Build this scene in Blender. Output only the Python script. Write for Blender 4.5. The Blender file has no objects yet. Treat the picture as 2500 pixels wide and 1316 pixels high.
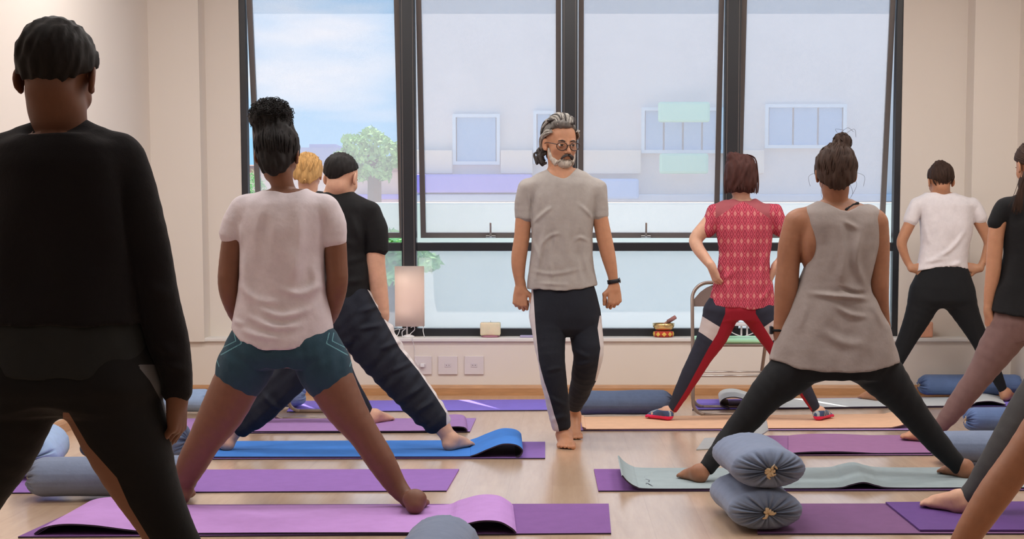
import bpy, bmesh, math, random
import numpy as np
from mathutils import Vector, Matrix
random.seed(7); np.random.seed(7)
C = bpy.context.scene.collection
SC = bpy.context.scene
# ------------------------------------------------------------------ camera
PITCH = math.radians(5.0); FPX = 3850.0; CAMZ = 1.08
CX = 1370.0; CY = 577.0 + FPX * math.tan(PITCH)
cam_d = bpy.data.cameras.new('camera'); cam = bpy.data.objects.new('camera', cam_d); C.objects.link(cam)
cam_d.sensor_width = 36.0; cam_d.lens = 36.0 * FPX / 2500.0
cam_d.shift_x = (1250 - CX) / 2500.0; cam_d.shift_y = (CY - 658) / 2500.0
cam.location = (0, 0, CAMZ); cam.rotation_euler = (math.pi / 2 - PITCH, 0, 0)
cam_d.clip_end = 500
SC.camera = cam
def P(px, py, d):
    """world point seen at a photo pixel, at distance d into the room"""
    v = (CY - py) / FPX
    k = d / (math.cos(PITCH) + v * math.sin(PITCH))
    return np.array([(px - CX) / FPX * k, d, CAMZ + k * (-math.sin(PITCH) + v * math.cos(PITCH))])
def G(px, py, z=0.0):
    """world point of the level z seen at a photo pixel"""
    v = (CY - py) / FPX
    a = -math.sin(PITCH) + v * math.cos(PITCH)
    k = (z - CAMZ) / a
    return np.array([(px - CX) / FPX * k, k * (math.cos(PITCH) + v * math.sin(PITCH)), z])
# ------------------------------------------------------------------ world, sun, fill lights, exposure
w = bpy.data.worlds.new('sky'); SC.world = w; w.use_nodes = True
nt = w.node_tree; nt.nodes.clear()
def N(t, ty, **kw):
    n = t.nodes.new(ty)
    for k, v in kw.items():
        if k in n.inputs.keys(): n.inputs[k].default_value = v
        else: setattr(n, k, v)
    return n
tc = N(nt, 'ShaderNodeTexCoord'); sep = N(nt, 'ShaderNodeSeparateXYZ')
nt.links.new(tc.outputs['Generated'], sep.inputs[0])
gr = N(nt, 'ShaderNodeValToRGB')
gr.color_ramp.elements[0].position = 0.0; gr.color_ramp.elements[0].color = (0.34, 0.66, 0.95, 1)
gr.color_ramp.elements[1].position = 0.45; gr.color_ramp.elements[1].color = (0.16, 0.44, 0.86, 1)
nt.links.new(sep.outputs['Z'], gr.inputs[0])
mp = N(nt, 'ShaderNodeMapping'); mp.inputs['Scale'].default_value = (2.2, 2.2, 9.0)
nt.links.new(tc.outputs['Generated'], mp.inputs[0])
cl = N(nt, 'ShaderNodeTexNoise', Scale=2.6, Detail=4.0, Roughness=0.5); nt.links.new(mp.outputs[0], cl.inputs['Vector'])
cr = N(nt, 'ShaderNodeValToRGB'); cr.color_ramp.elements[0].position = 0.48; cr.color_ramp.elements[1].position = 0.74
nt.links.new(cl.outputs[0], cr.inputs[0])
mx = N(nt, 'ShaderNodeMix', data_type='RGBA'); nt.links.new(cr.outputs[0], mx.inputs[0])
nt.links.new(gr.outputs[0], mx.inputs[6]); mx.inputs[7].default_value = (0.90, 0.90, 0.92, 1)
bg = N(nt, 'ShaderNodeBackground', Strength=1.0); nt.links.new(mx.outputs[2], bg.inputs[0])
wo = N(nt, 'ShaderNodeOutputWorld'); nt.links.new(bg.outputs[0], wo.inputs[0])
def light(name, kind, loc, energy, color, rot=(0, 0, 0), **kw):
    l = bpy.data.lights.new(name, kind); l.energy = energy; l.color = color
    for k, v in kw.items(): setattr(l, k, v)
    o = bpy.data.objects.new(name, l); C.objects.link(o); o.location = loc; o.rotation_euler = rot
    return o
sdir = Vector((0.22, -0.42, -0.88)).normalized()     # from high outside the window, down into the room
s = light('sun', 'SUN', (0, 20, 20), 7.0, (1.0, 0.93, 0.84), angle=math.radians(0.6))
s.rotation_euler = sdir.to_track_quat('-Z', 'Y').to_euler()
for ly, en in ((8.4, 27), (6.2, 27), (4.0, 9), (1.0, 2.5)):          # interior fill: rows of area lights added unseen under the ceiling
    for lx in (-1.9, 0.15, 2.2):
        light('ceiling_fill', 'AREA', (lx, ly, 3.3), en, (1.0, 0.975, 0.95), shape='RECTANGLE', size=1.2, size_y=0.6)
SC.view_settings.view_transform = 'Standard'; SC.view_settings.look = 'None'
SC.view_settings.gamma = 1.0; SC.view_settings.exposure = 0.18; SC.view_settings.use_curve_mapping = False
SC.cycles.use_denoising = True; SC.cycles.max_bounces = 8; SC.cycles.transparent_max_bounces = 16
SC.cycles.diffuse_bounces = 4; SC.cycles.caustics_reflective = False; SC.cycles.caustics_refractive = False
SC.cycles.sample_clamp_indirect = 6.0
# ------------------------------------------------------------------ materials
def mat(name, col, rough=0.7, bump=0.0, bscale=60.0, var=0.0, vscale=6.0, spec=0.3, sheen=0.0, sss=0.0, metal=0.0, stretch=(1, 1, 1), coat=0.0, trans=0.0, bump2=0.0, b2scale=9.0, emit=None):
    m = bpy.data.materials.new(name); m.use_nodes = True; t = m.node_tree
    b = t.nodes['Principled BSDF']
    c4 = (*col, 1)
    b.inputs['Base Color'].default_value = c4; b.inputs['Roughness'].default_value = rough
    b.inputs['Specular IOR Level'].default_value = spec; b.inputs['Metallic'].default_value = metal
    b.inputs['Sheen Weight'].default_value = sheen; b.inputs['Coat Weight'].default_value = coat
    if sss: b.inputs['Subsurface Weight'].default_value = sss; b.inputs['Subsurface Radius'].default_value = (0.02, 0.008, 0.004); b.inputs['Subsurface Scale'].default_value = 0.5
    if trans: b.inputs['Transmission Weight'].default_value = trans
    tcn = N(t, 'ShaderNodeTexCoord'); mpn = N(t, 'ShaderNodeMapping'); mpn.inputs['Scale'].default_value = stretch
    t.links.new(tcn.outputs['Object'], mpn.inputs[0])
    if var:
        n = N(t, 'ShaderNodeTexNoise', Scale=vscale, Detail=5.0, Roughness=0.6); t.links.new(mpn.outputs[0], n.inputs['Vector'])
        r = N(t, 'ShaderNodeValToRGB'); r.color_ramp.elements[0].position = 0.3; r.color_ramp.elements[1].position = 0.7
        r.color_ramp.elements[0].color = (*[max(0, c * (1 - var)) for c in col], 1)
        r.color_ramp.elements[1].color = (*[min(1, c * (1 + var)) for c in col], 1)
        t.links.new(n.outputs[0], r.inputs[0]); t.links.new(r.outputs[0], b.inputs['Base Color'])
    last = None
    for amt, sc_, dist in ((bump, bscale, 0.002), (bump2, b2scale, 0.02)):
        if amt:
            n = N(t, 'ShaderNodeTexNoise', Scale=sc_, Detail=4.0); t.links.new(mpn.outputs[0], n.inputs['Vector'])
            bn = N(t, 'ShaderNodeBump', Strength=amt, Distance=dist); t.links.new(n.outputs[0], bn.inputs['Height'])
            if last: t.links.new(last.outputs[0], bn.inputs['Normal'])
            last = bn
    if last: t.links.new(last.outputs[0], b.inputs['Normal'])
    return m
def fabric(name, col, rough=0.85, fold=0.5, **kw):
    return mat(name, col, rough, bump=0.25, bscale=350, bump2=fold, b2scale=7, sheen=(0.1 if max(col) > .1 else 0.02), var=0.06, vscale=25, **kw)
def regions(m, cols):
    """a garment of several colours: colour i shows where the vertex field region_i is above zero"""
    t = m.node_tree; b = t.nodes['Principled BSDF']; sock = b.inputs['Base Color']; src = sock.links[0].from_socket if sock.links else None
    for i, c in enumerate(cols):
        a = N(t, 'ShaderNodeAttribute', attribute_name='region_%d' % i); g = N(t, 'ShaderNodeMath', operation='GREATER_THAN'); g.inputs[1].default_value = 0.0
        t.links.new(a.outputs['Fac'], g.inputs[0]); mx_ = N(t, 'ShaderNodeMix', data_type='RGBA'); t.links.new(g.outputs[0], mx_.inputs[0])
        if src is not None: t.links.new(src, mx_.inputs[6])
        else: mx_.inputs[6].default_value = sock.default_value
        mx_.inputs[7].default_value = (*c, 1); src = mx_.outputs[2]
    t.links.new(src, sock); return m
# ------------------------------------------------------------------ object helpers
def tag(o, label=None, cat=None, group=None, kind=None):
    if label: o['label'] = label
    if cat: o['category'] = cat
    if group: o['group'] = group
    if kind: o['kind'] = kind
    return o
def empty(name, loc, label, cat, group=None):
    o = bpy.data.objects.new(name, None); C.objects.link(o); o.location = tuple(float(v) for v in loc); o.empty_display_size = 0.1
    return tag(o, label, cat, group)
def off(parent):
    v = Vector((0, 0, 0)); p = parent
    while p is not None: v += p.location; p = p.parent
    return v
def mesh_obj(name, verts, faces, m, parent=None, smooth=True, midx=None):
    """world-space vertices; the object sits at its parent's origin"""
    me = bpy.data.meshes.new(name)
    verts = np.asarray(verts, dtype=np.float64).reshape(-1, 3)
    if parent is not None: verts = verts - np.array(off(parent))
    o = bpy.data.objects.new(name, me); C.objects.link(o)
    if parent is None:
        c = np.array([(verts[:, 0].min() + verts[:, 0].max()) / 2, (verts[:, 1].min() + verts[:, 1].max()) / 2, verts[:, 2].min()])
        verts = verts - c; o.location = c
    else: o.parent = parent
    if isinstance(faces, np.ndarray):
        nf = len(faces); k = faces.shape[1]
        me.vertices.add(len(verts)); me.vertices.foreach_set('co', verts.ravel())
        me.loops.add(nf * k); me.loops.foreach_set('vertex_index', faces.astype(np.int32).ravel())
        me.polygons.add(nf); me.polygons.foreach_set('loop_start', np.arange(0, nf * k, k, dtype=np.int32))
        me.update(calc_edges=True)
    else:
        me.from_pydata(verts.tolist(), [], [list(map(int, f)) for f in faces])
    for mm in (m if isinstance(m, (list, tuple)) else [m]): me.materials.append(mm)
    if midx is not None: me.polygons.foreach_set('material_index', np.asarray(midx, dtype=np.int32))
    if smooth: me.polygons.foreach_set('use_smooth', [True] * len(me.polygons))
    me.validate(); me.update()
    return o
class MB:
    def __init__(s): s.v = []; s.f = []
    def add(s, v, f):
        b = len(s.v); s.v += [tuple(map(float, x)) for x in v]; s.f += [tuple(i + b for i in q) for q in f]
    def box(s, lo, hi, bev=0.0):
        x0, y0, z0 = lo; x1, y1, z1 = hi
        if bev <= 0:
            s.add([(x0, y0, z0), (x1, y0, z0), (x1, y1, z0), (x0, y1, z0), (x0, y0, z1), (x1, y0, z1), (x1, y1, z1), (x0, y1, z1)],
                  [(0, 3, 2, 1), (4, 5, 6, 7), (0, 1, 5, 4), (1, 2, 6, 5), (2, 3, 7, 6), (3, 0, 4, 7)])
        else:
            bm = bmesh.new(); r = bmesh.ops.create_cube(bm, size=1)
            for v in bm.verts: v.co = Vector(((x0 + x1) / 2 + v.co.x * (x1 - x0), (y0 + y1) / 2 + v.co.y * (y1 - y0), (z0 + z1) / 2 + v.co.z * (z1 - z0)))
            bmesh.ops.bevel(bm, geom=bm.edges[:] , offset=bev, segments=2, affect='EDGES', profile=0.5)
            bm.verts.index_update(); s.add([v.co[:] for v in bm.verts], [[v.index for v in f.verts] for f in bm.faces]); bm.free()
        return s
    def tube(s, pts, r, n=8, caps=True):
        pts = [Vector(tuple(map(float, p))) for p in pts]; m = len(pts)
        rs = [r] * m if not hasattr(r, '__len__') else list(r)
        v = []; f = []; prev = None
        for i, p in enumerate(pts):
            t = (pts[min(i + 1, m - 1)] - pts[max(i - 1, 0)])
            if t.length < 1e-9: t = Vector((0, 0, 1))
            t.normalize()
            if prev is None:
                a = Vector((0, 0, 1)) if abs(t.z) < 0.9 else Vector((1, 0, 0))
                u = t.cross(a).normalized()
            else:
                u = (prev - t * prev.dot(t))
                u = u.normalized() if u.length > 1e-6 else t.orthogonal().normalized()
            prev = u; w_ = t.cross(u)
            for k in range(n):
                a = 2 * math.pi * k / n
                v.append(p + (u * math.cos(a) + w_ * math.sin(a)) * rs[i])
        for i in range(m - 1):
            for k in range(n):
                k2 = (k + 1) % n
                f.append((i * n + k, i * n + k2, (i + 1) * n + k2, (i + 1) * n + k))
        if caps: f.append(tuple(reversed(range(n)))); f.append(tuple((m - 1) * n + k for k in range(n)))
        s.add(v, f); return s
    def lathe(s, prof, c, n=32):
        v = []; f = []; m = len(prof)
        for r, z in prof:
            for k in range(n):
                a = 2 * math.pi * k / n; v.append((c[0] + r * math.cos(a), c[1] + r * math.sin(a), c[2] + z))
        for i in range(m - 1):
            for k in range(n):
                k2 = (k + 1) % n; f.append((i * n + k, i * n + k2, (i + 1) * n + k2, (i + 1) * n + k))
        f.append(tuple(reversed(range(n)))); f.append(tuple((m - 1) * n + k for k in range(n)))
        s.add(v, f); return s
    def obj(s, name, m, parent=None, smooth=False): return mesh_obj(name, s.v, s.f, m, parent, smooth)
def catmull(pts, n=4):
    pts = np.array(pts, dtype=float); out = []
    for i in range(len(pts) - 1):
        p0 = pts[max(i - 1, 0)]; p1 = pts[i]; p2 = pts[i + 1]; p3 = pts[min(i + 2, len(pts) - 1)]
        for k in range(n):
            t = k / n
            out.append(0.5 * (2 * p1 + (p2 - p0) * t + (2 * p0 - 5 * p1 + 4 * p2 - p3) * t * t + (3 * p1 - p0 - 3 * p2 + p3) * t ** 3))
    out.append(pts[-1]); return np.array(out)
# ------------------------------------------------------------------ implicit surfaces
BIG = np.float32(0.5)
def nrm(v): v = np.array(v, float); return v / max(np.linalg.norm(v), 1e-9)
class Field:
    def __init__(s): s.ops = []; s.fine = []
    def put(s, fn, lo, hi, k, op='u'): s.ops.append((fn, np.array(lo, float), np.array(hi, float), k, op)); return s
    def seg(s, a, b, ra, rb, k=0.01, flat=1.0, ref=(0, 1, 0), cap0=False, cap1=False, op='u'):
        a = np.array(a, float); b = np.array(b, float); ba = b - a; L2 = max(ba @ ba, 1e-9)
        V = np.array(ref, float); V = V - ba * (V @ ba) / L2
        V = nrm(V) if np.linalg.norm(V) > 1e-3 else nrm(np.cross(ba, (0.3, 0.2, 1)))
        n = nrm(ba)
        def fn(x, y, z):
            px = x - a[0]; py = y - a[1]; pz = z - a[2]
            h = px * ba[0] + py * ba[1] + pz * ba[2]
            t = np.clip(h / L2, 0, 1)
            qx = px - t * ba[0]; qy = py - t * ba[1]; qz = pz - t * ba[2]
            r = ra + (rb - ra) * t; q2 = qx * qx + qy * qy + qz * qz
            if flat == 1.0: d = np.sqrt(q2) - r
            else:
                v = qx * V[0] + qy * V[1] + qz * V[2]; u2 = np.maximum(q2 - v * v, 0)
                k0 = np.sqrt(u2 / r ** 2 + (v / (r * flat)) ** 2); k1 = np.sqrt(u2 / r ** 4 + v * v / (r * flat) ** 4) + 1e-4
                d = k0 * (k0 - 1) / k1
            if cap0: d = np.maximum(d, -(px * n[0] + py * n[1] + pz * n[2]))
            if cap1: d = np.maximum(d, (px - ba[0]) * n[0] + (py - ba[1]) * n[1] + (pz - ba[2]) * n[2])
            return d
        R = max(ra, rb) * max(1, flat)
        return s.put(fn, np.minimum(a, b) - R, np.maximum(a, b) + R, k, op)
    def chain(s, pts, k=0.01, flat=1.0, ref=(0, 1, 0), cap0=False, cap1=False, grow=0.0, n=3):
        pts = catmull(pts, n) if len(pts) > 2 else np.array(pts, float)
        for i in range(len(pts) - 1):
            s.seg(pts[i][:3], pts[i + 1][:3], pts[i][3] + grow, pts[i + 1][3] + grow, k if i == 0 else 0.002, flat, ref, cap0 and i == 0, cap1 and i == len(pts) - 2)
        return s
    def ell(s, c, r, R=None, k=0.01, op='u'):
        c = np.array(c, float); r = np.array(r, float); R = np.eye(3) if R is None else np.array(R, float)   # rows = local axes
        def fn(x, y, z):
            px = x - c[0]; py = y - c[1]; pz = z - c[2]
            q = [R[i][0] * px + R[i][1] * py + R[i][2] * pz for i in range(3)]
            k0 = np.sqrt(sum((q[i] / r[i]) ** 2 for i in range(3))); k1 = np.sqrt(sum((q[i] / r[i] ** 2) ** 2 for i in range(3))) + 1e-4
            return k0 * (k0 - 1) / k1
        e = np.abs(R.T) @ r
        return s.put(fn, c - e, c + e, k, op)
    def loft(s, rows, k=0.01, n=2.3, win=0.025, shrink=0.0, ztop=None, zbot=None):
        """rows of (z, centre x, half width, centre y, half depth)"""
        rows = sorted([tuple(map(float, r)) for r in rows]); A = np.array(rows); z0, z1 = A[0, 0], A[-1, 0]
        if ztop is not None: z1 = ztop
        if zbot is not None: z0 = zbot
        zz = np.arange(A[0, 0] - 0.1, A[-1, 0] + 0.1, 0.003); m = max(1, int(win / 0.003) | 1)
        cols = []
        for c in range(1, 5):
            v = np.interp(zz, A[:, 0], A[:, c]); v = np.convolve(np.pad(v, m // 2, 'edge'), np.ones(m) / m, 'valid'); cols.append(v[:len(zz)])
        def fn(x, y, z):
            zf = z.ravel(); g = [np.interp(zf, zz, c).reshape(z.shape).astype(np.float32) for c in cols]
            a = np.maximum(g[1] - shrink, 0.01); b = np.maximum(g[3] - shrink, 0.01)
            X = np.abs(x - g[0]); Y = np.abs(y - g[2])
            k0 = ((X / a) ** n + (Y / b) ** n) ** (1.0 / n) + 1e-5
            L = np.sqrt(X * X + Y * Y); d = np.where(k0 < 0.2, -np.minimum(a, b) * 0.8, L - L / k0)
            return np.maximum(d, np.maximum(z0 - z, z - z1))
        lo = [(A[:, 1] - A[:, 2]).min(), (A[:, 3] - A[:, 4]).min(), z0]; hi = [(A[:, 1] + A[:, 2]).max(), (A[:, 3] + A[:, 4]).max(), z1]
        return s.put(fn, lo, hi, k)
    def cut(s, fn): return s.put(fn, [-99] * 3, [99] * 3, 0, 'cut')
    def waves(s, amp, lam=0.09, seed=1, zs=0.5, band=None):
        rs = np.random.RandomState(seed); K = []
        for i in range(7):
            th = rs.uniform(0, 2 * math.pi); f = 2 * math.pi / (lam * rs.uniform(0.6, 1.6))
            K.append((f * math.cos(th), f * math.sin(th) * 0.7, f * zs * rs.uniform(-1, 1), rs.uniform(0, 6.28)))
        def fn(x, y, z):
            t = 0
            for kx, ky, kz, p in K: t = t + np.sin(kx * x + ky * y + kz * z + p)
            t = t * (amp / 3.0)
            if band is not None: t = t * np.clip((z - band[0]) / (band[1] - band[0]), 0, 1)
            return t
        return s.put(fn, [-99] * 3, [99] * 3, 0, 'add')
    def crease(s, pts, wd, amp):
        pts = catmull([np.array(p, float) for p in pts], 3) if len(pts) > 2 else np.array([np.array(p, float) for p in pts]); n = len(pts) - 1
        def fn(x, y, z):
            best = np.full(np.broadcast(x, z).shape, 9.0, np.float32); tt = np.zeros_like(best)
            for i in range(n):
                a, b = pts[i], pts[i + 1]; ba = b - a
                h = np.clip(((x - a[0]) * ba[0] + (z - a[2]) * ba[2]) / max(ba[0] ** 2 + ba[2] ** 2, 1e-9), 0, 1)
                q = (x - a[0] - h * ba[0]) ** 2 + (z - a[2] - h * ba[2]) ** 2; m = q < best
                best = np.where(m, q, best); tt = np.where(m, (i + h) / n, tt)
            side = np.where(y < pts[0][1], 1.0, 0.0); wt = np.sin(math.pi * np.clip(tt, .03, .97)) ** .8; w2 = wd * 1.1
            return -1.7 * amp * wt * (np.exp(-best / w2 ** 2) - .45 * np.exp(-best / (2.2 * w2) ** 2)) * side
        return s.put(fn, [-99] * 3, [99] * 3, 0, 'add')
    def eval(s, xs, ys, zs, h):
        F = np.full((len(xs), len(ys), len(zs)), BIG, np.float32)
        for fn, lo, hi, k, op in s.ops:
            m = k + 4 * h if op in 'us' else 0
            i0, i1 = np.searchsorted(xs, [lo[0] - m, hi[0] + m]); j0, j1 = np.searchsorted(ys, [lo[1] - m, hi[1] + m]); k0, k1 = np.searchsorted(zs, [lo[2] - m, hi[2] + m])
            if i1 <= i0 or j1 <= j0 or k1 <= k0: continue
            x = xs[i0:i1, None, None]; y = ys[None, j0:j1, None]; z = zs[None, None, k0:k1]
            d = fn(x, y, z); V = F[i0:i1, j0:j1, k0:k1]; d = np.broadcast_to(d, V.shape).astype(np.float32)
            if op == 'u':
                if k > 0:
                    hh = np.maximum(k - np.abs(V - d), 0) / k; V[...] = np.minimum(V, d) - hh * hh * k * 0.25
                else: V[...] = np.minimum(V, d)
            elif op == 's':
                kk = max(k, 1e-4); hh = np.maximum(kk - np.abs(V + d), 0) / kk; V[...] = np.maximum(V, -d) + hh * hh * kk * 0.25
            elif op == 'cut': V[...] = np.maximum(V, d)
            elif op == 'add': V[...] = V + d
        return F
    def mesh(s, h, fine=None):
        fine = list(fine or []) + list(s.fine)
        los = [o[1] for o in s.ops if o[4] == 'u']; his = [o[2] for o in s.ops if o[4] == 'u']
        lo = np.min(los, 0) - 3 * h; hi = np.max(his, 0) + 3 * h
        VV = []; FF = []; nb = 0
        def run(lo, hi, h):
            xs, ys, zs = [np.arange(lo[i], hi[i] + h, h).astype(np.float32) for i in range(3)]
            return nets(s.eval(xs, ys, zs, h), lo, h)
        def inb(c, b): return np.all((c > b[0]) & (c < b[1]), axis=1)
        v, f = run(lo, hi, h)
        if len(f):
            c = v[f].mean(1); keep = np.ones(len(f), bool)
            for b in fine: keep &= ~inb(c, (np.array(b[0]) + 1.2 * h, np.array(b[1]) - 1.2 * h))
            VV.append(v); FF.append(f[keep]); nb = len(v)
        for bi, b in enumerate(fine):
            b0 = np.array(b[0], float); b1 = np.array(b[1], float); hf = b[2]
            v, f = run(b0 - 3 * hf, b1 + 3 * hf, hf)
            if not len(f): continue
            c = v[f].mean(1); keep = inb(c, (b0 - hf * 0.6, b1 + hf * 0.6))
            for b2 in fine[:bi]: keep &= ~inb(c, (np.array(b2[0]), np.array(b2[1])))
            VV.append(v); FF.append(f[keep] + nb); nb += len(v)
        v = np.concatenate(VV); f = np.concatenate(FF)
        used = np.unique(f); mp_ = np.full(len(v), -1); mp_[used] = np.arange(len(used))
        return v[used], mp_[f]
def nets(F, lo, h):
    I = F < 0
    nx, ny, nz = F.shape
    cells = np.zeros((nx - 1, ny - 1, nz - 1), np.int8)
    for a in (0, 1):
        for b in (0, 1):
            for c in (0, 1): cells += I[a:nx - 1 + a, b:ny - 1 + b, c:nz - 1 + c]
    act = (cells > 0) & (cells < 8); idx = np.argwhere(act)
    if not len(idx): return np.zeros((0, 3)), np.zeros((0, 4), int)
    ids = np.full(act.shape, -1, np.int32); ids[act] = np.arange(len(idx))
    acc = np.zeros((len(idx), 3)); cnt = np.zeros(len(idx))
    for ax in range(3):
        o1, o2 = [q for q in range(3) if q != ax]
        for a in (0, 1):
            for b in (0, 1):
                p = idx.copy(); p[:, o1] += a; p[:, o2] += b; q = p.copy(); q[:, ax] += 1
                f0 = F[tuple(p.T)]; f1 = F[tuple(q.T)]; m = (f0 < 0) != (f1 < 0)
                t = np.where(m, f0 / np.where(m, f0 - f1, 1), 0)
                pt = p.astype(float); pt[:, ax] += t; acc[m] += pt[m]; cnt[m] += 1
    V = acc / cnt[:, None] * h + np.array(lo)
    faces = []
    for ax in range(3):
        o1, o2 = (ax + 1) % 3, (ax + 2) % 3
        sl0 = [slice(None)] * 3; sl1 = [slice(None)] * 3; sl0[ax] = slice(0, -1); sl1[ax] = slice(1, None)
        A = I[tuple(sl0)]; B = I[tuple(sl1)]; e = np.argwhere(A != B)
        ok = (e[:, o1] > 0) & (e[:, o2] > 0) & (e[:, o1] < F.shape[o1] - 1) & (e[:, o2] < F.shape[o2] - 1); e = e[ok]
        ins = I[tuple(e.T)]
        q = []
        for a, b in ((1, 1), (0, 1), (0, 0), (1, 0)):
            c = e.copy(); c[:, o1] -= a; c[:, o2] -= b; q.append(ids[tuple(c.T)])
        q = np.stack(q, 1); q[~ins] = q[~ins][:, ::-1]; faces.append(q)
    f = np.concatenate(faces)
    return V, f[(f >= 0).all(1)]
# ================================================================== SETTING
M_wall = mat('wall_paint', (0.78, 0.71, 0.64), 0.8, bump=0.05, bscale=120)
M_white = mat('white_paint', (0.8, 0.78, 0.75), 0.5)
M_ceil = mat('ceiling_paint', (0.75, 0.73, 0.7), 0.9)
M_base = mat('oak_skirting', (0.50, 0.27, 0.13), 0.35, var=0.15, vscale=6, stretch=(1, 1, 12), spec=0.4)
M_alu = mat('black_aluminium', (0.022, 0.024, 0.030), 0.32, spec=0.5)
M_sash = mat('bronze_aluminium', (0.17, 0.15, 0.145), 0.35, spec=0.5)
M_chrome = mat('brushed_metal', (0.62, 0.60, 0.58), 0.28, metal=0.9)
def floor_mat():
    m = bpy.data.materials.new('laminate_floor'); m.use_nodes = True; t = m.node_tree; b = t.nodes['Principled BSDF']
    c = N(t, 'ShaderNodeTexCoord'); mp = N(t, 'ShaderNodeMapping'); mp.inputs['Scale'].default_value = (1.0, 0.09, 1); t.links.new(c.outputs['Object'], mp.inputs[0])
    n = N(t, 'ShaderNodeTexNoise', Scale=22.0, Detail=6.0, Roughness=0.65); t.links.new(mp.outputs[0], n.inputs['Vector'])
    r = N(t, 'ShaderNodeValToRGB'); r.color_ramp.elements[0].position = 0.3; r.color_ramp.elements[1].position = 0.72
    r.color_ramp.elements[0].color = (0.56, 0.38, 0.25, 1); r.color_ramp.elements[1].color = (0.70, 0.51, 0.36, 1)
    t.links.new(n.outputs[0], r.inputs[0])
    bt = N(t, 'ShaderNodeTexBrick', offset=0.37); bt.inputs['Scale'].default_value = 1.0
    bt.inputs['Color1'].default_value = (1, 1, 1, 1); bt.inputs['Color2'].default_value = (0.95, 0.94, 0.93, 1); bt.inputs['Mortar'].default_value = (0.88, 0.86, 0.84, 1)
    bt.inputs['Mortar Size'].default_value = 0.002; bt.inputs['Brick Width'].default_value = 1.38; bt.inputs['Row Height'].default_value = 0.19
    mp2 = N(t, 'ShaderNodeMapping'); mp2.inputs['Rotation'].default_value = (0, 0, math.pi / 2); t.links.new(c.outputs['Object'], mp2.inputs[0]); t.links.new(mp2.outputs[0], bt.inputs['Vector'])
    mx = N(t, 'ShaderNodeMix', data_type='RGBA', blend_type='MULTIPLY'); mx.inputs[0].default_value = 1.0
    t.links.new(r.outputs[0], mx.inputs[6]); t.links.new(bt.outputs[0], mx.inputs[7]); t.links.new(mx.outputs[2], b.inputs['Base Color'])
    b.inputs['Roughness'].default_value = 0.34; b.inputs['Specular IOR Level'].default_value = 0.6
    b.inputs['Coat Weight'].default_value = 1.0; b.inputs['Coat Roughness'].default_value = 0.19; b.inputs['Coat IOR'].default_value = 1.6
    return m
XL = -2.755; XR = 3.06; YB = -3.0; YF = 10.70; YR = 10.86; ZC = 3.35; SILL = G(1250, 826, 0.0)[2]
SILL = float(P(1250, 826, 10.64)[2])
def struct(name, mb, m, parent=None, smooth=False):
    o = mb.obj(name, m, parent, smooth)
    if parent is None: tag(o, kind='structure')
    return o
struct('floor', MB().box((XL - .3, YB, -0.25), (XR + .3, 11.05, 0.0)), floor_mat())
struct('ceiling', MB().box((XL - .3, YB, ZC), (XR + .3, 11.05, ZC + .2)), M_ceil)
struct('wall_left', MB().box((XL - .25, YB, 0), (XL, YF, ZC)), M_wall)
struct('wall_right', MB().box((XR, YB, 0), (XR + .25, YF, ZC)), M_wall)
struct('wall_rear', MB().box((XL - .25, YB - .2, 0), (XR + .25, YB, ZC)), M_wall)
# window wall: recessed plane with the window opening, low parapet with ledge, a pier at each side
WX0 = float(P(592, 600, YR)[0]); WX1 = float(P(2196, 600, YR)[0]); WZ1 = 2.80
def ringbox(x0, x1, z0, z1, u0, u1, v0, v1, y0, y1):
    mb = MB(); v = []
    for y in (y0, y1): v += [(x0, y, z0), (x1, y, z0), (x1, y, z1), (x0, y, z1), (u0, y, v0), (u1, y, v0), (u1, y, v1), (u0, y, v1)]
    f = []
    for k in range(4):
        k2 = (k + 1) % 4
        f += [(k, k2, 4 + k2, 4 + k), (8 + k2, 8 + k, 12 + k, 12 + k2), (4 + k, 4 + k2, 12 + k2, 12 + k), (k2, k, 8 + k, 8 + k2)]
    mb.add(v, f); return mb
struct('wall_front', ringbox(XL - .25, XR + .25, 0.02, ZC, WX0, WX1, SILL - .005, WZ1, YR, YR + .17), M_wall)
struct('wall_parapet', MB().box((XL, YF - .0, 0), (XR, YR, SILL - .025)), M_wall)
struct('trim_1', MB().box((XL + .30, YF - .022, SILL - .025), (XR - .26, YR + .03, SILL), .005), M_white)
pxl = float(P(497, 600, YF)[0]); pxr = float(P(2366, 600, YF)[0])
struct('trim_2', MB().box((XL, YF - .03, SILL - .025), (pxl, YR, ZC)), M_wall)
struct('trim_3', MB().box((pxr, YF - .03, SILL - .025), (XR, YR, ZC)), M_wall)
def skirting(name, x0, y0, x1, y1):
    d = nrm((x1 - x0, y1 - y0, 0)); n_ = np.array([d[1], -d[0], 0])      # towards the room
    mb = MB(); v = []; prof = [(0, 0), (.016, 0), (.016, .050), (.013, .056), (.011, .062), (.006, .070), (0, .072)]
    for q in (np.array([x0, y0, 0]), np.array([x1, y1, 0])):
        for a, b in prof: v.append(q + n_ * a + np.array([0, 0, b]))
    k = len(prof); f = [(i, i + 1, k + i + 1, k + i) for i in range(k - 1)] + [tuple(reversed(range(k))), tuple(range(k, 2 * k))]
    mb.add(v, f); struct(name, mb, M_base)
skirting('baseboard_front', XL, YF, XR, YF)
skirting('baseboard_right', XR, YF, XR, YB)
skirting('baseboard_left', XL, YB, XL, YF)
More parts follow.
